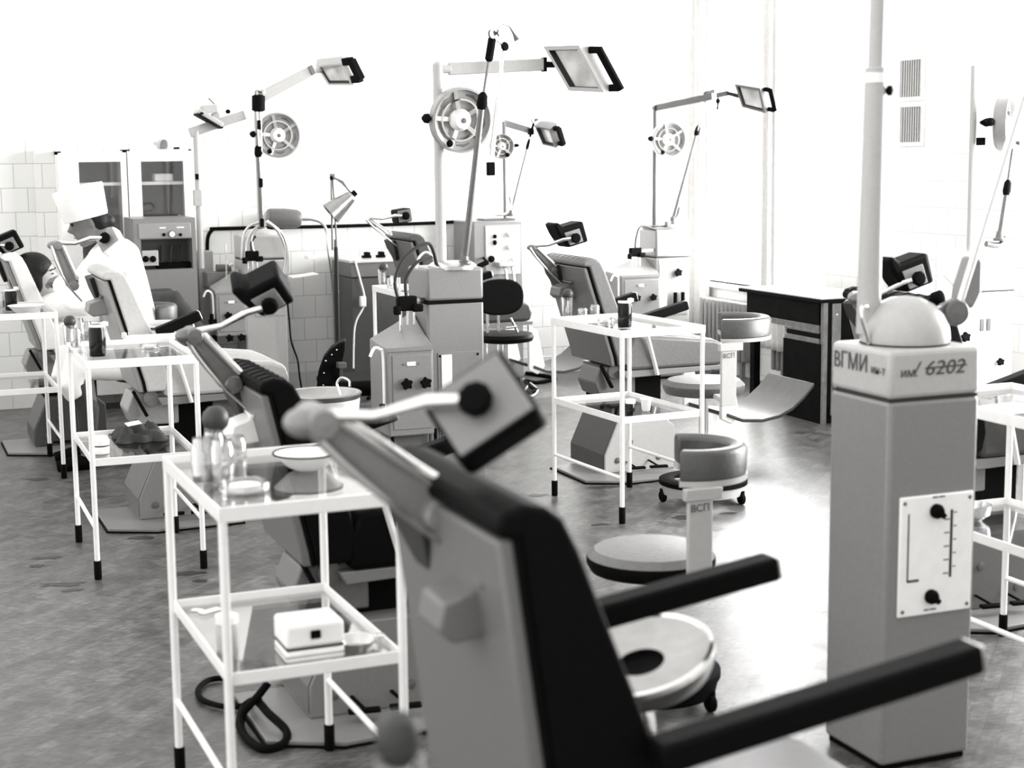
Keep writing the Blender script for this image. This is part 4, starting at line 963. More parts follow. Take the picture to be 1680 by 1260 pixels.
part('lamp_gasket', MB().bar(at_y(321, 187, 10.15), at_y(362, 210, 10.15), .15, .012), 'black', h_)
part('lamp_knob', MB().ell(at_y(374, 183, 10.14), (.016,.012,.014)).ell(at_y(331, 186, 10.06), (.012,.008,.008)), 'black', h_)
part('adjust_rod', MB().cyl(at_y(342, 161, 10.15), at_y(352, 171, 10.15), .004), 'cast', h_)
part('pole_clamp', MB().obox(at_y(323, 290, 10.17), (1,0,0), (0,1,0), (0,0,1), .01, .01, .018), 'black', u6)

# ------------------------------------------------------------------ glazed medicine cabinets
def med_cab(label, u0, u1, pu0, pu1, pv0, pv1, vt, stuff):
    y = 10.33; x0, x1 = at_y(u0, 300, y).x, at_y(u1, 300, y).x; ht = at_y((u0+u1)/2, vt, y).z
    t = thing('medicine_cabinet', label, 'cabinet', ((x0+x1)/2, 10.47, 0), 'white glazed medicine cabinets')
    a, b = at_y(pu0, pv0, y), at_y(pu1, pv1, y)
    c = MB(); c.box(x0, x1, 10.60, 10.63, .1, ht); c.box(x0, x0+.02, y, 10.6, .1, ht); c.box(x1-.02, x1, y, 10.6, .1, ht); c.box(x0, x1, y, 10.6, ht-.02, ht); c.box(x0, x1, y, 10.6, .1, .5)
    part('carcass', c, 'white', t)
    d = MB(); d.box(x0, a.x, y-.02, y, .5, ht-.01); d.box(b.x, x1, y-.02, y, .5, ht-.01); d.box(a.x, b.x, y-.02, y, a.z, ht-.01); d.box(a.x, b.x, y-.02, y, .5, .62)
    o = part('door', d, 'white', t)
    part('pane', MB().box(a.x, b.x, y-.013, y-.008, .62, a.z), 'glass', o)
    part('lining', MB().box(x0+.02, x1-.02, 10.585, 10.6, .5, ht-.02), 'greypaint', t)
    for z in (.95, at_y(160, 305, y).z): part('shelf', MB().box(x0+.02, x1-.02, y+.03, 10.585, z, z+.02), 'white', t)
    part('foot', MB().box(x0+.02, x0+.06, y+.02, y+.06, 0, .1).box(x1-.06, x1-.02, y+.02, y+.06, 0, .1).box(x0+.02, x0+.06, 10.56, 10.6, 0, .1).box(x1-.06, x1-.02, 10.56, 10.6, 0, .1), 'white', t)
    return x0, x1, ht
med_cab('white glazed medicine cabinet behind the dentist, left of the pair', 97, 208, 128, 201, 266, 355, 248, 0)
X0, X1, HT2 = med_cab('white glazed medicine cabinet above the niche cabinet, right of the pair', 210, 316, 230, 303, 265, 355, 245, 0)
c = at_y(268, 310, 10.42); zs = at_y(160, 305, 10.33).z+.0205
single('folded_towels', MB().box(c.x-.06, c.x+.06, 10.38, 10.54, zs-.26, zs-.10) if False else MB().box(c.x-.06, c.x+.06, 10.38, 10.5, zs, zs+.05), 'paper', 'white parcel inside the right medicine cabinet', 'parcel', bevel=.01)
c = at_y(266, 246, 10.45); c.z = HT2
t = thing('desk_lamp', 'small white cone lamp lying on top of the right medicine cabinet', 'lamp', c)
part('shade', MB().lathe(c+V((-.01,0,.032)), [(.012,-.05),(.014,-.03),(.035,.0),(.04,.03),(.037,.03),(.03,0),(.008,-.03)], axis=(.5,-.7,-.15)), 'offwhite', t)
part('arm', MB().tube([c+V((.02,.03,.03)), c+V((.05,.02,.02)), c+V((.09,0,.008))], .007, 8), 'white', t); part('clamp', MB().box(c.x+.075, c.x+.11, c.y-.02, c.y+.02, c.z, c.z+.014), 'black', t, .003)

# ------------------------------------------------------------------ wall services, lamp, canister
single('wall_cable', MB().tube([at_y(340, 411, 10.62), at_y(341, 390, 10.62), at_y(348, 378, 10.62), at_y(365, 375, 10.62), at_y(560, 371, 10.62), at_y(705, 366, 10.62), at_y(760, 363, 10.62)], .013, 10, smooth=5), 'black', 'thick black cable along the tiled back wall', 'cable')
bx = at_y(340, 480, 10.5)
t = thing('junction_cabinet', 'narrow white wall box where the black cable ends', 'box', (bx.x, 10.55, 0))
part('box', MB().box(at_y(328, 480, 10.5).x, at_y(352, 480, 10.5).x, 10.5, 10.645, .25, at_y(340, 412, 10.5).z), 'offwhite', t, .006)
part('shelf_tray', MB().box(at_y(336, 460, 10.44).x, at_y(386, 460, 10.44).x, 10.36, 10.5, at_y(340, 470, 10.44).z, at_y(340, 446, 10.44).z), 'unit', t, .004)
part('roll', MB().cyl(at_y(355, 441, 10.43), at_y(377, 441, 10.43), .03), 'greypaint', t); part('roll_end', MB().cyl(at_y(377, 441, 10.43), at_y(378.5, 441, 10.43), .02), 'black', t)
part('pipe', MB().tube([at_y(384, 472, 10.4), at_y(384, 440, 10.4), at_y(381, 434, 10.4), at_y(376, 436, 10.4)], .008, 8, smooth=4), 'white', t)
# canister
ca, cz_ = at_y(438, 357, 10.42), at_y(488, 359, 10.42)
t = thing('wall_canister', 'grey horizontal canister with a hose on the back wall beside the floor lamp', 'canister', (ca+cz_)/2)
d = (cz_-ca).normalized()
part('body', MB().lathe(ca, [(0,0),(.055,.004),(.062,.02),(.066,.12),(.062,.20),(.05,.225),(.02,.235)], axis=d), 'greypaint', t)
part('bracket', MB().box(ca.x+.06, ca.x+.12, 10.45, 10.645, ca.z-.03, ca.z+.03), 'cast', t)
part('hose', MB().tube([cz_-d*.01, cz_+d*.06, at_y(512, 360, 10.42), at_y(528, 366, 10.42), at_y(536, 380, 10.42), at_y(538, 410, 10.42), at_y(545, 470, 10.5), at_y(547, 560, 10.5)], [.015,.015,.012,.01,.008,.006,.004,.003], 8, smooth=6), 'steel', t)
# floor lamp
bp = V((2.853, 10.11, 0))
t = thing('floor_lamp', 'floor lamp with a pale cone shade on a dark pole by the back wall', 'lamp', bp)
part('base', MB().lathe(bp, [(.11,0),(.11,.015),(.05,.03),(.016,.05),(0,.05)]), 'darkgrey', t)
zl = at_y(558, 405, 10.11).z; zt = at_y(553, 290, 10.11).z
part('pole', MB().cyl(bp+V((0,0,.04)), (bp.x+.005, bp.y, zl), .014), 'darkgrey', t)
part('upper_rods', MB().cyl((bp.x-.02,bp.y,zl-.02), (bp.x-.015,bp.y,zt), .006).cyl((bp.x+.012,bp.y,zl-.02), (bp.x-.005,bp.y,zt), .006).cyl((bp.x+.005,bp.y,zl-.1), (bp.x+.005,bp.y,zl+.05), .012), 'cast', t)
tp_ = V((bp.x-.008,bp.y,zt)); jn = at_y(577, 318, 10.05)
part('arm', MB().tube([tp_, at_y(562, 298, 10.08), at_y(570, 310, 10.06), jn], .006, 8).tube([tp_+V((-.01,0,.01)), at_y(560, 300, 10.06), at_y(572, 312, 10.05)], .004, 8).obox(tp_, (1,0,0), (0,1,0), (0,0,1), .012, .02, .02), 'cast', t)
s0 = at_y(578, 320, 10.05); s1 = at_y(542, 351, 10.07); d = (s1-s0).normalized(); L = (s1-s0).length
part('socket_cap', MB().cyl(s0-d*.03, s0+d*.01, .02), 'black', t)
part('lamp_shade', MB().lathe(s0, [(.022,0),(.04,.015),(.078,L),(.075,L),(.037,.02),(.0,.016)], axis=d, seg=36), 'dullsteel', t)
part('knob', MB().ell(at_y(544, 292, 10.08), (.012,.012,.014)), 'black', t)
# grey low cabinet between the lamp and the far chair
x0 = at_y(578, 520, 10.15).x; z1 = at_y(600, 426, 10.15).z
t = thing('low_cabinet', 'dark grey low cabinet between the floor lamp and the far chair', 'cabinet', (x0+.25, 10.35, 0))
part('carcass', MB().box(x0, x0+.5, 10.15, 10.6, .05, z1-.12), 'midgrey', t, .004); part('drawer', MB().box(x0-.006, x0+.5, 10.14, 10.6, z1-.115, z1-.02), 'greypaint', t, .003)
part('top', MB().box(x0-.015, x0+.515, 10.13, 10.61, z1-.02, z1), 'laminate', t, .003); part('plinth', MB().box(x0+.03, x0+.47, 10.18, 10.6, 0, .05), 'black', t)
part('power_cord', MB().tube([(x0+.02,10.125,z1-.0), (x0+.05,10.12,z1-.12), (x0+.08,10.12,z1-.28), (x0+.02,10.12,z1-.4), (x0+.0,10.12,z1-.5), (x0-.01,10.12,.2)], .006, 8, smooth=6), 'white', t)
part('plug', MB().box(x0+.045, x0+.085, 10.1, 10.135, z1-.31, z1-.24), 'white', t, .006)
c = at_y(616, 400, 10.3)
for i, (dx, lb) in enumerate(((.16, 'left dark clamp on the low grey cabinet'), (.26, 'right dark clamp on the low grey cabinet'))):
    single('clamp', MB().box(x0+dx-.03, x0+dx+.03, 10.3, 10.34, z1, z1+.018).box(x0+dx-.012, x0+dx+.02, 10.29, 10.35, z1+.018, z1+.04), 'black', lb, 'clamp', 'clamps on the low cabinet', .004)

# ------------------------------------------------------------------ stools
SG = 'operator stools with curved back bands'
def stool(label, cx, cy, zs, bc, bz, a0, a1, post, basez=.0, seat='vinylgrey', band='vinylband', num=True, R=.155, skirt='offwhite', side='vinylband'):
    t = thing('operator_stool', label, 'stool', (cx, cy, 0), SG)
    part('seat', MB().lathe((cx,cy,zs-.075), [(.14,0),(.175,.008),(.187,.03),(.186,.05),(.165,.07),(.1,.078),(0,.08)], seg=40), seat, t)
    part('seat_side', MB().lathe((cx,cy,zs-.075), [(.176,.007),(.1885,.03),(.1875,.048),(.18,.052),(.17,.03),(.176,.007)], seg=40, cap=False), side, t)
    part('column', MB().cyl((cx,cy,.1), (cx,cy,zs-.07), .022), 'chrome', t)
    rg = MB(); n = 40
    prof = [(.17,.075),(.205,.085),(.205,.105),(.17,.115),(.135,.105),(.135,.085)]
    part('base_ring', MB().lathe((cx,cy,0), prof+[prof[0]], cap=False, seg=n), 'black', t)
    part('base_skirt', MB().lathe((cx,cy,0), [(.17,.05),(.19,.04),(.2,.085),(.172,.085),(.17,.05)], cap=False, seg=n), skirt, t)
    for k in range(3): an = 2*PI*k/3+.4; part('spoke', MB().bar((cx,cy,.095), (cx+.16*math.cos(an), cy+.16*math.sin(an), .085), .03, .02), skirt, t)
    for k in range(5):
        an = 2*PI*k/5+.35; x, y = cx+.19*math.cos(an), cy+.19*math.sin(an)
        part('castor', MB().lathe((x-.012,y,.027), [(0,0),(.022,.001),(.027,.005),(.027,.019),(.022,.023),(0,.024)], axis=(1,0,0), seg=18).box(x-.01, x+.01, y-.012, y+.012, .027, .062), 'black', t)
    # curved back band
    bx_, by_ = bc; pr_ = [(R-.03,-.035),(R-.03,.04),(R-.012,.052),(R+.012,.05),(R+.022,.035),(R+.02,-.035)]; rows = []
    vs = []; fs = []; K = 28
    for i in range(K+1):
        an = math.radians(a0+(a1-a0)*i/K); e = 1
        for r, z in pr_: vs.append((bx_+r*math.cos(an), by_+r*math.sin(an), bz+z))
    for i in range(K):
        for k in range(6): fs.append((i*6+k, i*6+(k+1) % 6, (i+1)*6+(k+1) % 6, (i+1)*6+k))
    fs += [list(range(6))[::-1], [K*6+k for k in range(6)]]
    part('back_band', MB().add(vs, fs), band, t, .006, 2, 50)
    vs = []; fs = []; pr_ = [(R-.02,-.055),(R-.02,-.034),(R+.022,-.034),(R+.022,-.05)]
    for i in range(K+1):
        an = math.radians(a0+(a1-a0)*i/K)
        for r, z in pr_: vs.append((bx_+r*math.cos(an), by_+r*math.sin(an), bz+z))
    for i in range(K):
        for k in range(4): fs.append((i*4+k, i*4+(k+1) % 4, (i+1)*4+(k+1) % 4, (i+1)*4+k))
    fs += [list(range(4))[::-1], [K*4+k for k in range(4)]]
    part('band_rail', MB().add(vs, fs), 'offwhite', t, 0, 2, 50)
    px_, py_ = post; w = .038
    pz0 = zs-.085
    po = part('back_post', MB().box(px_-w, px_+w, py_-.008, py_+.008, pz0, bz-.07).box(px_-w-.01, px_+w+.03, py_-.012, py_+.012, bz-.085, bz-.05), 'offwhite', t, .003)
    part('seat_bracket', MB().bar((px_, py_, pz0+.02), (cx, cy, pz0+.045), .05, .02), 'offwhite', t, .002)
    if num: text_part('marking', 'BCП', .03, (px_-.004, py_-.0125, bz-.105), (1,0,0), (0,0,1), 'ink', po)
    return t
bA = (3.52, 6.37)
pA = at_y(1192, 600, 6.12)
cA = at_y(1214, 535, 6.25); 
stool('operator stool with grey seat behind the middle table, its base and castors showing', 3.53, 6.36, .575, (cA.x-.06, cA.y), cA.z, -130, 75, (pA.x-.02, 6.07), seat='vinylgrey', R=.17)
cB = at_y(1146, 752, 3.97); pB = at_y(1146, 860, 3.82)
stool('operator stool with pale seat in the foreground, behind the nearest chair', 2.06, 4.02, .47, (cB.x-.025, cB.y), cB.z, -130, 80, (pB.x, 3.815), seat='vinylgrey', side='vinyl', R=.14, skirt='black')
# the dentist's stool: only its grey band shows beside the gown
cD = at_y(262, 507, 8.55)
stool('grey operator stool under the seated dentist', 1.36, 8.55, .50, (cD.x-.06, 8.55), cD.z-.02, -80, 80, (cD.x+.05, 8.5), num=False, band='vinyldark', R=.13)

# black working chair with riveted back, behind the steel basin
c = V((2.17, 8.0, 0))
t = thing('black_chair', 'black riveted working chair behind the steel spittoon', 'chair', c)
rows = []
for i in range(9):
    s_ = i/8; r = []
    for j in range(9):
        q_ = j/8*2-1; wd = .115*math.sqrt(max(.08, 1-((s_-.35)/.75)**2))
        r.append(at_y(546+20*q_*(1-.3*s_)+(s_-.5)*22, 648-s_*88-6*(1-q_*q_)*0, 7.9+.12*q_))
    rows.append(r)
bk = MB(); 
poly = [(519, 640), (522, 610), (530, 588), (542, 573), (556, 563), (567, 559), (566, 575), (561, 600), (557, 620), (553, 645)]
part('backrest', MB().prism([at_y(u, v, 7.9) for u, v in poly], (.05,.16,0)), 'vinyl', t, .01, 3)
rv = MB()
for u, v in ((534, 592), (544, 582), (552, 574), (531, 612), (530, 632)): rv.ell(at_y(u, v, 7.9)+V((0,-.003,0)), .005, 8, 6)
part('rivet', rv, 'chrome', t)
sb = at_y(545, 650, 7.95)
part('seat', MB().box(sb.x-.02, sb.x+.36, 7.82, 8.2, .40, .45), 'vinyl', t, .02, 3)
part('arm_bracket', MB().obox(at_y(560, 599, 7.85), (1,0,0), (0,1,0), (0,0,1), .02, .03, .015).cyl(at_y(560, 603, 7.86), V((at_y(560, 603, 7.86).x, 7.88, .44)), .008), 'cast', t, .003)
lg = MB()
for x, y in ((sb.x+.03,7.86),(sb.x+.31,7.86),(sb.x+.03,8.16),(sb.x+.31,8.16)): lg.cyl((x,y,0), (x,y,.40), .012)
part('leg', lg, 'chrome', t)
# black stool with back by the control cabinet
y = 8.5; sc_ = at_y(838, 553, y); bc_ = at_y(828, 487, y)
t = thing('black_stool', 'black stool with round backrest in front of the control cabinet', 'stool', (sc_.x, y, 0))
r = []
for k in range(28):
    an = 2*PI*k/28; cx_, sx_ = math.cos(an), math.sin(an)
    e = 2.6; r.append((bc_.x-.03+.145*abs(cx_)**(2/e)*(1 if cx_ > 0 else -1), bc_.z+.105*abs(sx_)**(2/e)*(1 if sx_ > 0 else -1)))
part('backrest', MB().xz(r, y-.02, y+.025), 'vinyl', t, .012, 3)
part('seat', MB().lathe((sc_.x-.03, y+.03, sc_.z-.03), [(.12,0),(.165,.008),(.175,.03),(.165,.05),(.12,.058),(0,.06)], seg=36), 'vinyl', t)
tb = MB()
for u in (806, 824): 
    p = at_y(u, 520, y-.03); tb.cyl((p.x, y+.03, sc_.z-.22), (p.x, y+.03, bc_.z+.02), .009)
part('back_tube', tb, 'chrome', t)
part('column', MB().cyl((sc_.x-.03,y+.03,.05), (sc_.x-.03,y+.03,sc_.z-.03), .02), 'chrome', t)
part('foot_star', MB().bar((sc_.x-.2,y+.03,.03), (sc_.x+.14,y+.03,.03), .03, .03).bar((sc_.x-.03,y-.14,.03), (sc_.x-.03,y+.2,.03), .03, .03).box(sc_.x-.05, sc_.x-.01, y+.01, y+.05, 0, .06), 'black', t, .003)
part('height_lever', MB().cyl(at_y(838, 522, y), at_y(850, 546, y), .006).cyl(at_y(830, 538, y-.05), at_y(848, 536, y-.05), .007), 'chrome', t)

# ------------------------------------------------------------------ spittoons
c = at_d(1050, 1083, 2.85); dax = V((-.3, -.12, 1)).normalized()
t = thing('spittoon', 'round steel dish with a dark centre hole beside the nearest chair', 'spittoon', (c.x, c.y, 0), 'round steel spittoons')
part('dish', MB().lathe(c, [(.043,-.012),(.044,-.004),(.1,.004),(.128,.012),(.135,.012),(.138,.006),(.135,-.012),(.125,-.03),(.07,-.05),(.03,-.055)], cap=False, axis=dax, seg=48), 'dullsteel', t)
part('drain_hole', MB().lathe(c, [(0,-.02),(.043,-.014),(.0435,-.006)], cap=False, axis=dax, seg=32), 'black', t)
part('rim', MB().lathe(c, [(.126,.010),(.13,.016),(.137,.014),(.139,.005),(.134,.004)], cap=False, axis=dax, seg=48), 'chrome', t)
part('pipe', MB().tube([c-V((0,0,.05)), c+V((.005,-.02,-.1)), c+V((.02,-.02,-.3)), V((c.x+.02,c.y-.02,.03))], .014, 12), 'chrome', t)
part('base', MB().lathe((c.x+.02,c.y-.02,0), [(.1,0),(.1,.012),(.03,.03),(0,.03)]), 'cast', t)
c = at_d(528, 648, 6.25)
t = thing('spittoon', 'round steel spittoon bowl with a tap, behind the second chair', 'spittoon', (c.x, c.y, 0), 'round steel spittoons')
part('bowl', MB().lathe(c, [(.02,-.05),(.05,-.052),(.12,-.04),(.15,-.01),(.158,.008),(.152,.012),(.135,.01),(.115,-.008),(.05,-.03),(.02,-.032)], cap=False, seg=48), 'dullsteel', t)
part('shell', MB().lathe(c, [(.08,-.16),(.14,-.1),(.15,-.02),(.148,-.012)], cap=False, seg=48), 'offwhite', t)
part('tap', MB().tube([at_d(558, 648, 6.22), at_d(553, 630, 6.22), at_d(560, 620, 6.22), at_d(572, 624, 6.22), at_d(574, 634, 6.22)], .005, 8, smooth=5), 'chrome', t)
part('pedestal', MB().lathe((c.x,c.y,0), [(.12,0),(.12,.02),(.06,.05),(.05,c.z-.15),(.09,c.z-.14)], seg=28), 'offwhite', t)
c = at_y(262, 534, 7.9)
t = thing('spittoon', 'round steel dish seen edge-on behind the pale chair\'s armrest', 'spittoon', (c.x, c.y, 0), 'round steel spittoons')
part('dish', MB().lathe(c, [(.02,-.03),(.12,-.02),(.165,.0),(.17,.008),(.163,.012),(.12,.002),(0,-.004)], cap=False, seg=48), 'steel', t)
part('tap', MB().tube([at_y(292, 524, 7.85), at_y(302, 520, 7.85), at_y(312, 524, 7.85), at_y(318, 536, 7.85)], .005, 8, smooth=5), 'chrome', t)
part('pedestal', MB().lathe((c.x,c.y,0), [(.12,0),(.12,.02),(.05,.05),(.045,c.z-.03)], seg=28), 'offwhite', t)

# ------------------------------------------------------------------ desk, radiator, curtains on the right
A = at_z(1201, 473, .75); Bq = at_z(1366, 489, .75)
dx0 = 5.17; y1, y0 = 8.78, 7.9; dx1 = 5.63
t = thing('desk', 'black desk with pale top and drawers under the window', 'desk', ((dx0+dx1)/2, (y0+y1)/2, 0))
part('top', MB().box(dx0-.02, dx1, y0-.02, y1+.04, .728, .75), 'laminate', t, .002)
part('top_edge', MB().box(dx0-.024, dx1, y0-.024, y1+.044, .722, .742), 'deskdark', t)
part('apron', MB().box(dx0, dx0+.02, y0+.03, y1-.02, .585, .722), 'deskdark', t)
part('apron_rail', MB().box(dx0-.004, dx0+.024, y0+.03, y1-.05, .55, .585), 'deskedge', t, .003)
dr = part('drawer', MB().box(dx0, dx0+.45, y0+.02, y0+.38, .50, .55), 'deskdark', t)
part('drawer_edge', MB().box(dx0-.006, dx0+.02, y0+.02, y0+.40, .535, .552).box(dx0-.006, dx0+.02, y0+.02, y0+.40, .475, .505), 'deskedge', t, .003)
part('pedestal', MB().box(dx0, dx0+.45, y0, y0+.42, .0, .475), 'deskdark', t)
part('end_panel', MB().box(dx0+.02, dx1-.01, y0-.012, y0+.006, .1, .72), 'deskdark', t)
part('end_frame', MB().box(dx0+.0, dx0+.03, y0-.018, y0+.01, .0, .722).box(dx0+.06, dx0+.12, y0-.02, y0-.01, .05, .715), 'deskedge', t)
bo = MB()
for z in (.65, .45): bo.lathe((dx0+.09, y0-.02, z), [(.008,0),(.006,-.005),(0,-.006)], axis=(0,1,0), seg=10)
part('bolt', bo, 'chrome', t)
part('leg', MB().box(dx0+.01, dx0+.055, y1-.1, y1-.05, 0, .59), 'deskdark', t); part('leg', MB().box(dx1-.06, dx1-.01, y1-.1, y1-.05, 0, .722), 'deskdark', t)
RG = 'ribbed radiators under the window'
for k, (ya, yb, lab) in enumerate(((9.62, 10.28, 'radiator with pale ribs in the window corner, left of the black desk'), (8.2, 9.3, 'radiator behind the black desk legs'))):
    t = thing('radiator', lab, 'radiator', (RX-.08, (ya+yb)/2, .1), RG)
    n = int((yb-ya)/.06)
    for i in range(n):
        y = ya+.06*i+.03
        part('fin', MB().box(RX-.14, RX-.04, y-.019, y+.019, .13, .55), 'radiator', t, .012, 3)
    part('header_pipe', MB().cyl((RX-.09,ya,.17), (RX-.09,yb,.17), .022).cyl((RX-.09,ya,.51), (RX-.09,yb,.51), .022), 'radiator', t)
    part('bracket', MB().box(RX-.1, RX-.07, ya+.1, ya+.13, 0, .14), 'radiator', t); part('bracket', MB().box(RX-.1, RX-.07, yb-.13, yb-.1, 0, .14), 'radiator', t)
def curtain(label, ya, yb, z0, z1, amp, folds, x=RX-.07, m='curtain'):
    rows = []; n = folds*8
    v = []; f = []
    K = 6
    for k in range(K+1):
        z = z1+(z0-z1)*k/K
        for i in range(n+1):
            s_ = i/n; sq = .8+.2*abs(k/K-.3)
            y = ya+(yb-ya)*(.5+(s_-.5)*sq); v.append((x+amp*math.sin(s_*folds*2*PI)+.3*amp*math.sin(s_*folds*4.4+k*.3), y, z))
    for k in range(K):
        for i in range(n): a = k*(n+1)+i; f.append((a, a+1, a+n+2, a+n+1))
    o = single('curtain', MB().add(v, f), m, label, 'curtain', 'window curtains', angle=80)
    so = o.modifiers.new('thick', 'SOLIDIFY'); so.thickness = .006
    return o
curtain('pale curtain gathered in the window corner, left of the radiator', 10.28, 10.58, .15, 2.8, .025, 5)
curtain('narrow curtain strip between the two window sashes', 9.36, 9.52, .30, 2.8, .02, 3)
curtain('short curtain gathered behind the desk', 9.0, 9.34, .28, .62, .018, 4, x=RX-.19)

# ------------------------------------------------------------------ cables on the floor
def cable(label, pts, r, m='black', group='cables on the floor', sm=7):
    single('floor_cable', MB().tube([V(p) for p in pts], r, 8, smooth=sm), m, label, 'cable', group)
gz = lambda u, v, z=.012: at_z(u, v, z)
cable('dark cable loop on the floor left of the second chair base', [gz(430, 1150), gz(380, 1160), gz(335, 1150), gz(325, 1132), gz(345, 1115), gz(385, 1112)], .009)
cable('thick dark cables heaped beside the second chair base', [gz(392, 1190), gz(400, 1160), gz(420, 1150, .05), gz(440, 1170, .05), gz(470, 1200, .03), gz(462, 1222), gz(430, 1228), gz(400, 1205), gz(396, 1175, .03), gz(425, 1140, .08), gz(440, 1120, .11)], .012)
cable('dark cables coiled behind the middle unit, by the far wall', [gz(862, 612), gz(900, 618), gz(910, 622), gz(880, 628), gz(862, 625), gz(872, 636), gz(880, 640), gz(865, 644)], .014)
cable('pale thin wire loop beside the dark coils', [gz(858, 622), gz(866, 632), gz(858, 645), gz(872, 650), gz(882, 640), gz(870, 628)], .006, 'white')
cable('dark cable on the floor under the low cabinet', [gz(594, 646), gz(606, 640), gz(612, 646), gz(604, 654)], .012)

# ------------------------------------------------------------------ people
def organic(name, mb, m, par, voxel=.012, smooth=8, label=None):
    o = part(name, mb, m, par, label=label)
    r = o.modifiers.new('remesh', 'REMESH'); r.mode = 'VOXEL'; r.voxel_size = voxel; r.use_smooth_shade = True
    s_ = o.modifiers.new('smooth', 'SMOOTH'); s_.iterations = smooth; s_.factor = .5
    return o
def hand(mb, wrist, d, palm_n, s=1.0):
    """palm with four bent fingers and a thumb"""
    w = V(wrist); d = V(d).normalized(); n = V(palm_n); n = (n-d*n.dot(d)).normalized(); l = n.cross(d)
    mb.tube([w-d*.01, w+d*.03*s, w+d*.085*s], [.026*s, .034*s, .036*s], 12)
    for k, L in enumerate((.068, .078, .073, .058)):
        b0 = w+d*.08*s+l*(k-1.5)*.019*s; mb.tube([b0, b0+(d*.8+n*.25).normalized()*L*.5*s, b0+(d*.8+n*.25).normalized()*L*.5*s+(d*.5+n*.85).normalized()*L*.5*s], [.0095*s, .009*s, .007*s], 8)
    b0 = w+d*.03*s-l*.03*s; mb.tube([b0, b0+(d*.6-l*.8).normalized()*.035*s, b0+(d*.6-l*.8).normalized()*.035*s+(d+n*.4).normalized()*.03*s], [.012*s, .0105*s, .008*s], 8)
# --- dentist
hd = at_y(146, 362, 8.5)                # head centre
fd = V((-.93, .12, -.35)).normalized()  # looking at the patient's mouth
ud = V((-.33, .05, .94)); ud = (ud-fd*ud.dot(fd)).normalized(); sd_ = fd.cross(ud)
t = thing('person', 'seated dentist in white gown and tall white cap, bending over the patient', 'person', (1.2, 8.5, 0))
b_ = MB()
Rm = Matrix((fd, sd_, ud)).transposed()
b_.ell(hd+ud*.015, (.098,.076,.105), rot=Rm); b_.ell(hd+fd*.035-ud*.06, (.06,.055,.06), rot=Rm)
b_.tube([hd+fd*.088+ud*.012, hd+fd*.118-ud*.018, hd+fd*.095-ud*.03], [.011,.016,.011], 8)      # nose
b_.ell(hd+fd*.082-ud*.055, (.022,.026,.012), rot=Rm); b_.ell(hd+fd*.07-ud*.1, (.026,.028,.022), rot=Rm)  # mouth, chin
for s_ in (-1, 1): b_.ell(hd-fd*.01+sd_*.076*s_-ud*.01, (.018,.008,.03), rot=Rm)                # ears
neck = hd-ud*.10-fd*.05; sh = V((1.2, 8.5, 1.12))
b_.tube([hd-ud*.05-fd*.03, neck, sh+V((0,0,.03))], [.055,.05,.062], 14)
b_.tube([sh, V((1.25,8.5,.85)), V((1.28,8.5,.60))], [.11,.11,.13], 16)
el = [at_y(118, 492, 8.3), V((1.0,8.72,.88))]; wr = [at_y(98, 462, 8.75), V((.96,8.98,.93))]
shd = [sh+V((-.02,-.17,-.02)), sh+V((-.02,.17,-.02))]
for i in range(2):
    b_.tube([sh, shd[i], el[i], wr[i]], [.07,.052,.042,.028], 12)
    hand(b_, wr[i], V((.86,9.25,.93))-wr[i], V((0,.2,-1)), .9)
hips = [V((1.27,8.40,.57)), V((1.27,8.60,.57))]; kn = [V((.98,8.33,.55)), V((.98,8.66,.55))]; an_ = [V((1.0,8.36,.09)), V((1.02,8.64,.09))]
for i in range(2):
    b_.tube([hips[i], kn[i]], [.085,.06], 14); b_.tube([kn[i], kn[i]*.5+an_[i]*.5+V((.02,0,0)), an_[i]], [.058,.052,.034], 12)
    b_.tube([an_[i]+V((.03,0,-.04)), an_[i]+V((-.06,0,-.055)), an_[i]+V((-.15,0,-.065))], [.035,.036,.022], 12)
body = organic('body', b_, 'skindark', t, .011, 5)
g = MB()
g.tube([sh+V((-.0,0,.06)), sh+V((.01,0,0)), V((1.24,8.5,.95)), V((1.27,8.5,.75)), V((1.28,8.5,.52))], [.07,.12,.13,.14,.16], 20)
g.ell(sh+V((.0,0,-.04)), (.14,.23,.1)); g.ell(V((1.27,8.5,.62)), (.145,.2,.15))
for i in range(2):
    m1 = shd[i]*.5+el[i]*.5
    g.tube([sh, shd[i], m1, el[i], el[i]*.45+wr[i]*.55, el[i]*.15+wr[i]*.85], [.085,.075,.072,.066,.056,.05], 14)
    g.tube([hips[i]+V((.04,0,.0)), hips[i]*.5+kn[i]*.5, kn[i]+V((-.03,0,.0)), kn[i]+V((-.05,0,-.1)), kn[i]+V((-.02,0,-.16))], [.12,.105,.085,.075,.06], 14)
g.ell(V((1.1,8.5,.53)), (.17,.16,.07))
organic('gown', g, 'cloth', t, .016, 8)
cp_ = MB(); cb_ = hd+ud*.02+fd*.008; cax = (ud-fd*.12).normalized()
cp_.lathe(cb_, [(.112,-.005),(.115,0),(.132,.15),(.13,.16),(.06,.168),(0,.17)], axis=cax, seg=36)
part('cap', cp_, 'cloth', t, 0, 2, 60)
hr = MB(); hr.ell(hd-fd*.045-ud*.015, (.06,.076,.07), rot=Rm); hr.ell(hd-fd*.088-ud*.035, (.038,.05,.038), rot=Rm); hr.ell(hd-fd*.02-ud*.0+sd_*-.062, (.04,.018,.045), rot=Rm); hr.ell(hd-fd*.02-ud*.0+sd_*.062, (.04,.018,.045), rot=Rm)
organic('hair', hr, 'hair', t, .01, 3)
ey = MB()
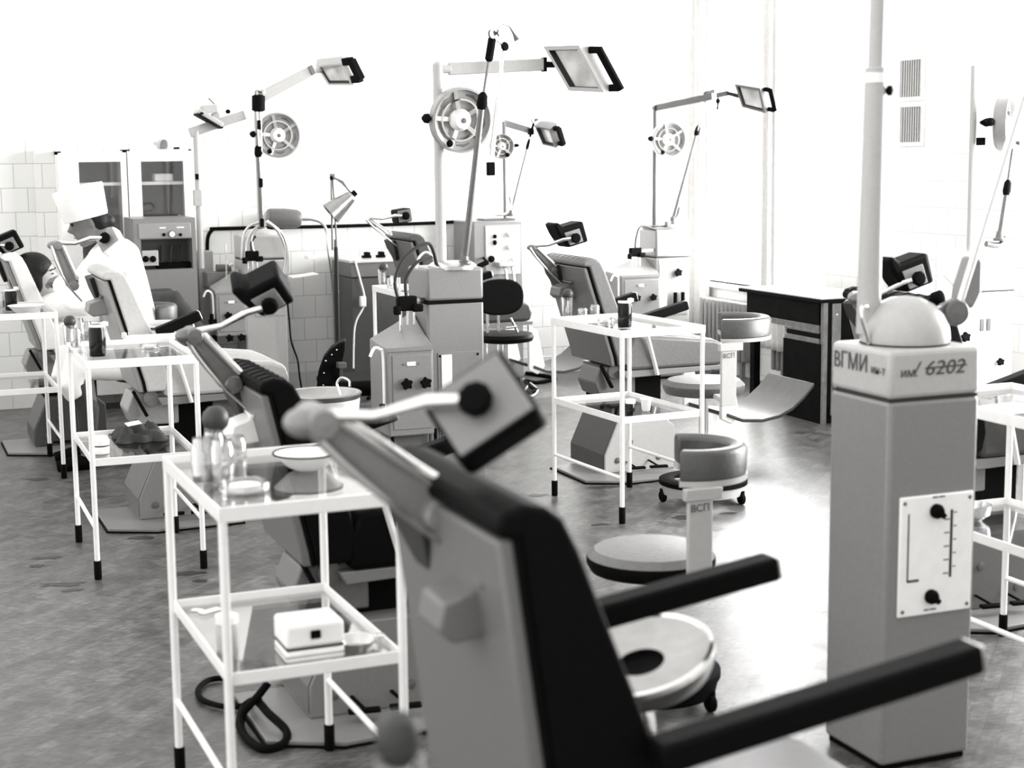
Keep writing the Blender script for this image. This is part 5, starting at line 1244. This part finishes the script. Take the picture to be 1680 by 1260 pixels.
for s_ in (-1, 1): ey.ell(hd+fd*.088+ud*.012+sd_*.032*s_, (.006,.014,.008), rot=Rm); ey.tube([hd+fd*.093+ud*.032+sd_*.012*s_, hd+fd*.093+ud*.037+sd_*.034*s_, hd+fd*.082+ud*.031+sd_*.056*s_], .005, 6)
part('eyes', ey, 'hair', t); part('lips', MB().ell(hd+fd*.099-ud*.056, (.008,.024,.007), rot=Rm), 'skin', t)
lg = MB()
for i in range(2): lg.tube([kn[i]+V((-.02,0,-.09)), kn[i]*.5+an_[i]*.5+V((.02,0,0)), an_[i]], [.062,.057,.04], 14)
part('stockings', lg, 'stocking', t); sh_ = MB()
for i in range(2): sh_ = MB(); sh_.tube([an_[i]+V((.035,0,-.045)), an_[i]+V((-.06,0,-.052)), an_[i]+V((-.16,0,-.062))], [.04,.04,.026], 12); part('shoe', sh_, 'black', t)
# --- patient lying back
ph = at_y(64, 454, 9.2)
pf = V((.93, -.3, .12)).normalized(); pu = V((-.3, .05, .95)); pu = (pu-pf*pu.dot(pf)).normalized(); ps = pf.cross(pu)
Rp = Matrix((pf, ps, pu)).transposed()
t = thing('person', 'dark-haired patient lying back in the white-covered chair', 'person', (1.1, 9.3, 0))
b_ = MB()
b_.ell(ph+pu*.01, (.095,.076,.105), rot=Rp); b_.ell(ph+pf*.035-pu*.06, (.058,.054,.06), rot=Rp)
b_.tube([ph+pf*.085+pu*.01, ph+pf*.114-pu*.02, ph+pf*.09-pu*.03], [.01,.015,.01], 8)
b_.ell(ph+pf*.08-pu*.055, (.02,.025,.012), rot=Rp); b_.ell(ph+pf*.066-pu*.1, (.025,.027,.022), rot=Rp)
for s_ in (-1, 1): b_.ell(ph-pf*.01+ps*.076*s_-pu*.01, (.018,.008,.03), rot=Rp)
ps_ = V((.93,9.3,.80)); hp_ = V((1.2,9.3,.73))
b_.tube([ph-pu*.05-pf*.03, ph-pu*.13-pf*.03, ps_], [.052,.05,.062], 14); b_.tube([ps_, V((1.05,9.3,.78)), hp_], [.11,.125,.13], 16)
for s_ in (-1, 1):
    e_ = V((1.1,9.3+s_*.235,.79)); w_ = V((1.3,9.3+s_*.15,.85)); b_.tube([ps_, ps_+V((.02,s_*.17,.0)), e_, w_], [.065,.05,.04,.028], 12); hand(b_, w_, V((.9,-s_*.5,.05)), V((0,0,-1)), .9)
    k_ = V((1.62,9.3+s_*.11,.77)); a_ = V((1.86,9.3+s_*.1,.40)); b_.tube([hp_+V((0,s_*.08,0)), k_], [.085,.06], 14); b_.tube([k_, k_*.5+a_*.5, a_], [.058,.052,.034], 12)
    b_.tube([a_+V((-.03,0,-.03)), a_+V((.04,0,-.02)), a_+V((.12,0,.05))], [.034,.035,.022], 12)
organic('body', b_, 'skin', t, .011, 5)
g = MB(); g.tube([ps_+V((-.03,0,.02)), ps_+V((.03,0,0)), V((1.05,9.3,.78)), hp_+V((.05,0,0))], [.07,.13,.145,.15], 18); g.ell(ps_+V((.02,0,-.01)), (.12,.22,.1))
for s_ in (-1, 1): g.tube([ps_, ps_+V((.02,s_*.17,.0)), V((1.1,9.3+s_*.235,.79)), V((1.27,9.3+s_*.165,.84))], [.08,.07,.06,.045], 12)
organic('shirt', g, 'cloth', t, .016, 8)
sk = MB()
for s_ in (-1, 1): sk.tube([hp_+V((.02,s_*.08,0)), V((1.62,9.3+s_*.11,.77)), V((1.8,9.3+s_*.1,.5))], [.11,.085,.07], 14)
organic('trousers', sk, 'darkcloth', t, .016, 6)
hr = MB(); hr.ell(ph-pf*.03+pu*.045, (.115,.1,.1), rot=Rp); hr.ell(ph-pf*.07-pu*.07, (.07,.1,.13), rot=Rp); hr.ell(ph-pf*.03-ps*.055-pu*.0, (.065,.045,.1), rot=Rp); hr.ell(ph-pf*.03+ps*.055-pu*.0, (.065,.045,.1), rot=Rp); hr.ell(ph-pf*.075+pu*.0, (.09,.115,.1), rot=Rp)
organic('hair', hr, 'hair', t, .011, 4)
ey = MB()
for s_ in (-1, 1): ey.ell(ph+pf*.086+pu*.01+ps*.032*s_, (.006,.014,.004), rot=Rp); ey.tube([ph+pf*.09+pu*.03+ps*.012*s_, ph+pf*.09+pu*.035+ps*.034*s_, ph+pf*.08+pu*.029+ps*.056*s_], .004, 6)
part('eyes', ey, 'hair', t)

# ------------------------------------------------------------------ light: daylight through the windows and a bright open room side
wd = bpy.data.worlds.new('daylight'); S.world = wd; wd.use_nodes = True
bg = wd.node_tree.nodes['Background']; bg.inputs[0].default_value = (1, .995, .98, 1); wt = wd.node_tree; tcw = wt.nodes.new('ShaderNodeTexCoord'); sw = wt.nodes.new('ShaderNodeVectorMath'); sw.operation = 'DOT_PRODUCT'
sw.inputs[1].default_value = (-.4, .24, .0)
aw = wt.nodes.new('ShaderNodeMath'); aw.operation = 'ADD'; aw.inputs[1].default_value = .97
wt.links.new(tcw.outputs['Generated'], sw.inputs[0]); wt.links.new(sw.outputs['Value'], aw.inputs[0]); wt.links.new(aw.outputs[0], bg.inputs[1])
def area(name, loc, rot, sx, sy, e):
    l = bpy.data.lights.new(name, 'AREA'); l.shape = 'RECTANGLE'; l.size = sx; l.size_y = sy; l.energy = e
    o = bpy.data.objects.new(name, l); COL.objects.link(o); o.location = loc; o.rotation_euler = rot; return o
area('window_daylight', (RX+.35, 9.66, 1.78), (0, PI/2, 0), 2.2, 1.6, 420)
area('window_daylight', (RX+.35, 4.9, 1.78), (0, PI/2, 0), 2.2, 3.4, 500)

# ------------------------------------------------------------------ camera
cam = bpy.data.cameras.new('camera'); co = bpy.data.objects.new('camera', cam); COL.objects.link(co)
cam.sensor_width = 36; cam.lens = FPX/1680*36; cam.clip_start = .05; cam.clip_end = 60
mw = Matrix((CR, CU, -CF)).transposed().to_4x4(); mw.translation = CC; co.matrix_world = mw
cam.dof.use_dof = True; cam.dof.focus_distance = 7.3; cam.dof.aperture_fstop = 3.8
S.camera = co
vs = S.view_settings; vs.view_transform = 'Standard'; vs.look = 'None'; vs.exposure = 0.75; vs.gamma = 1; vs.use_curve_mapping = False
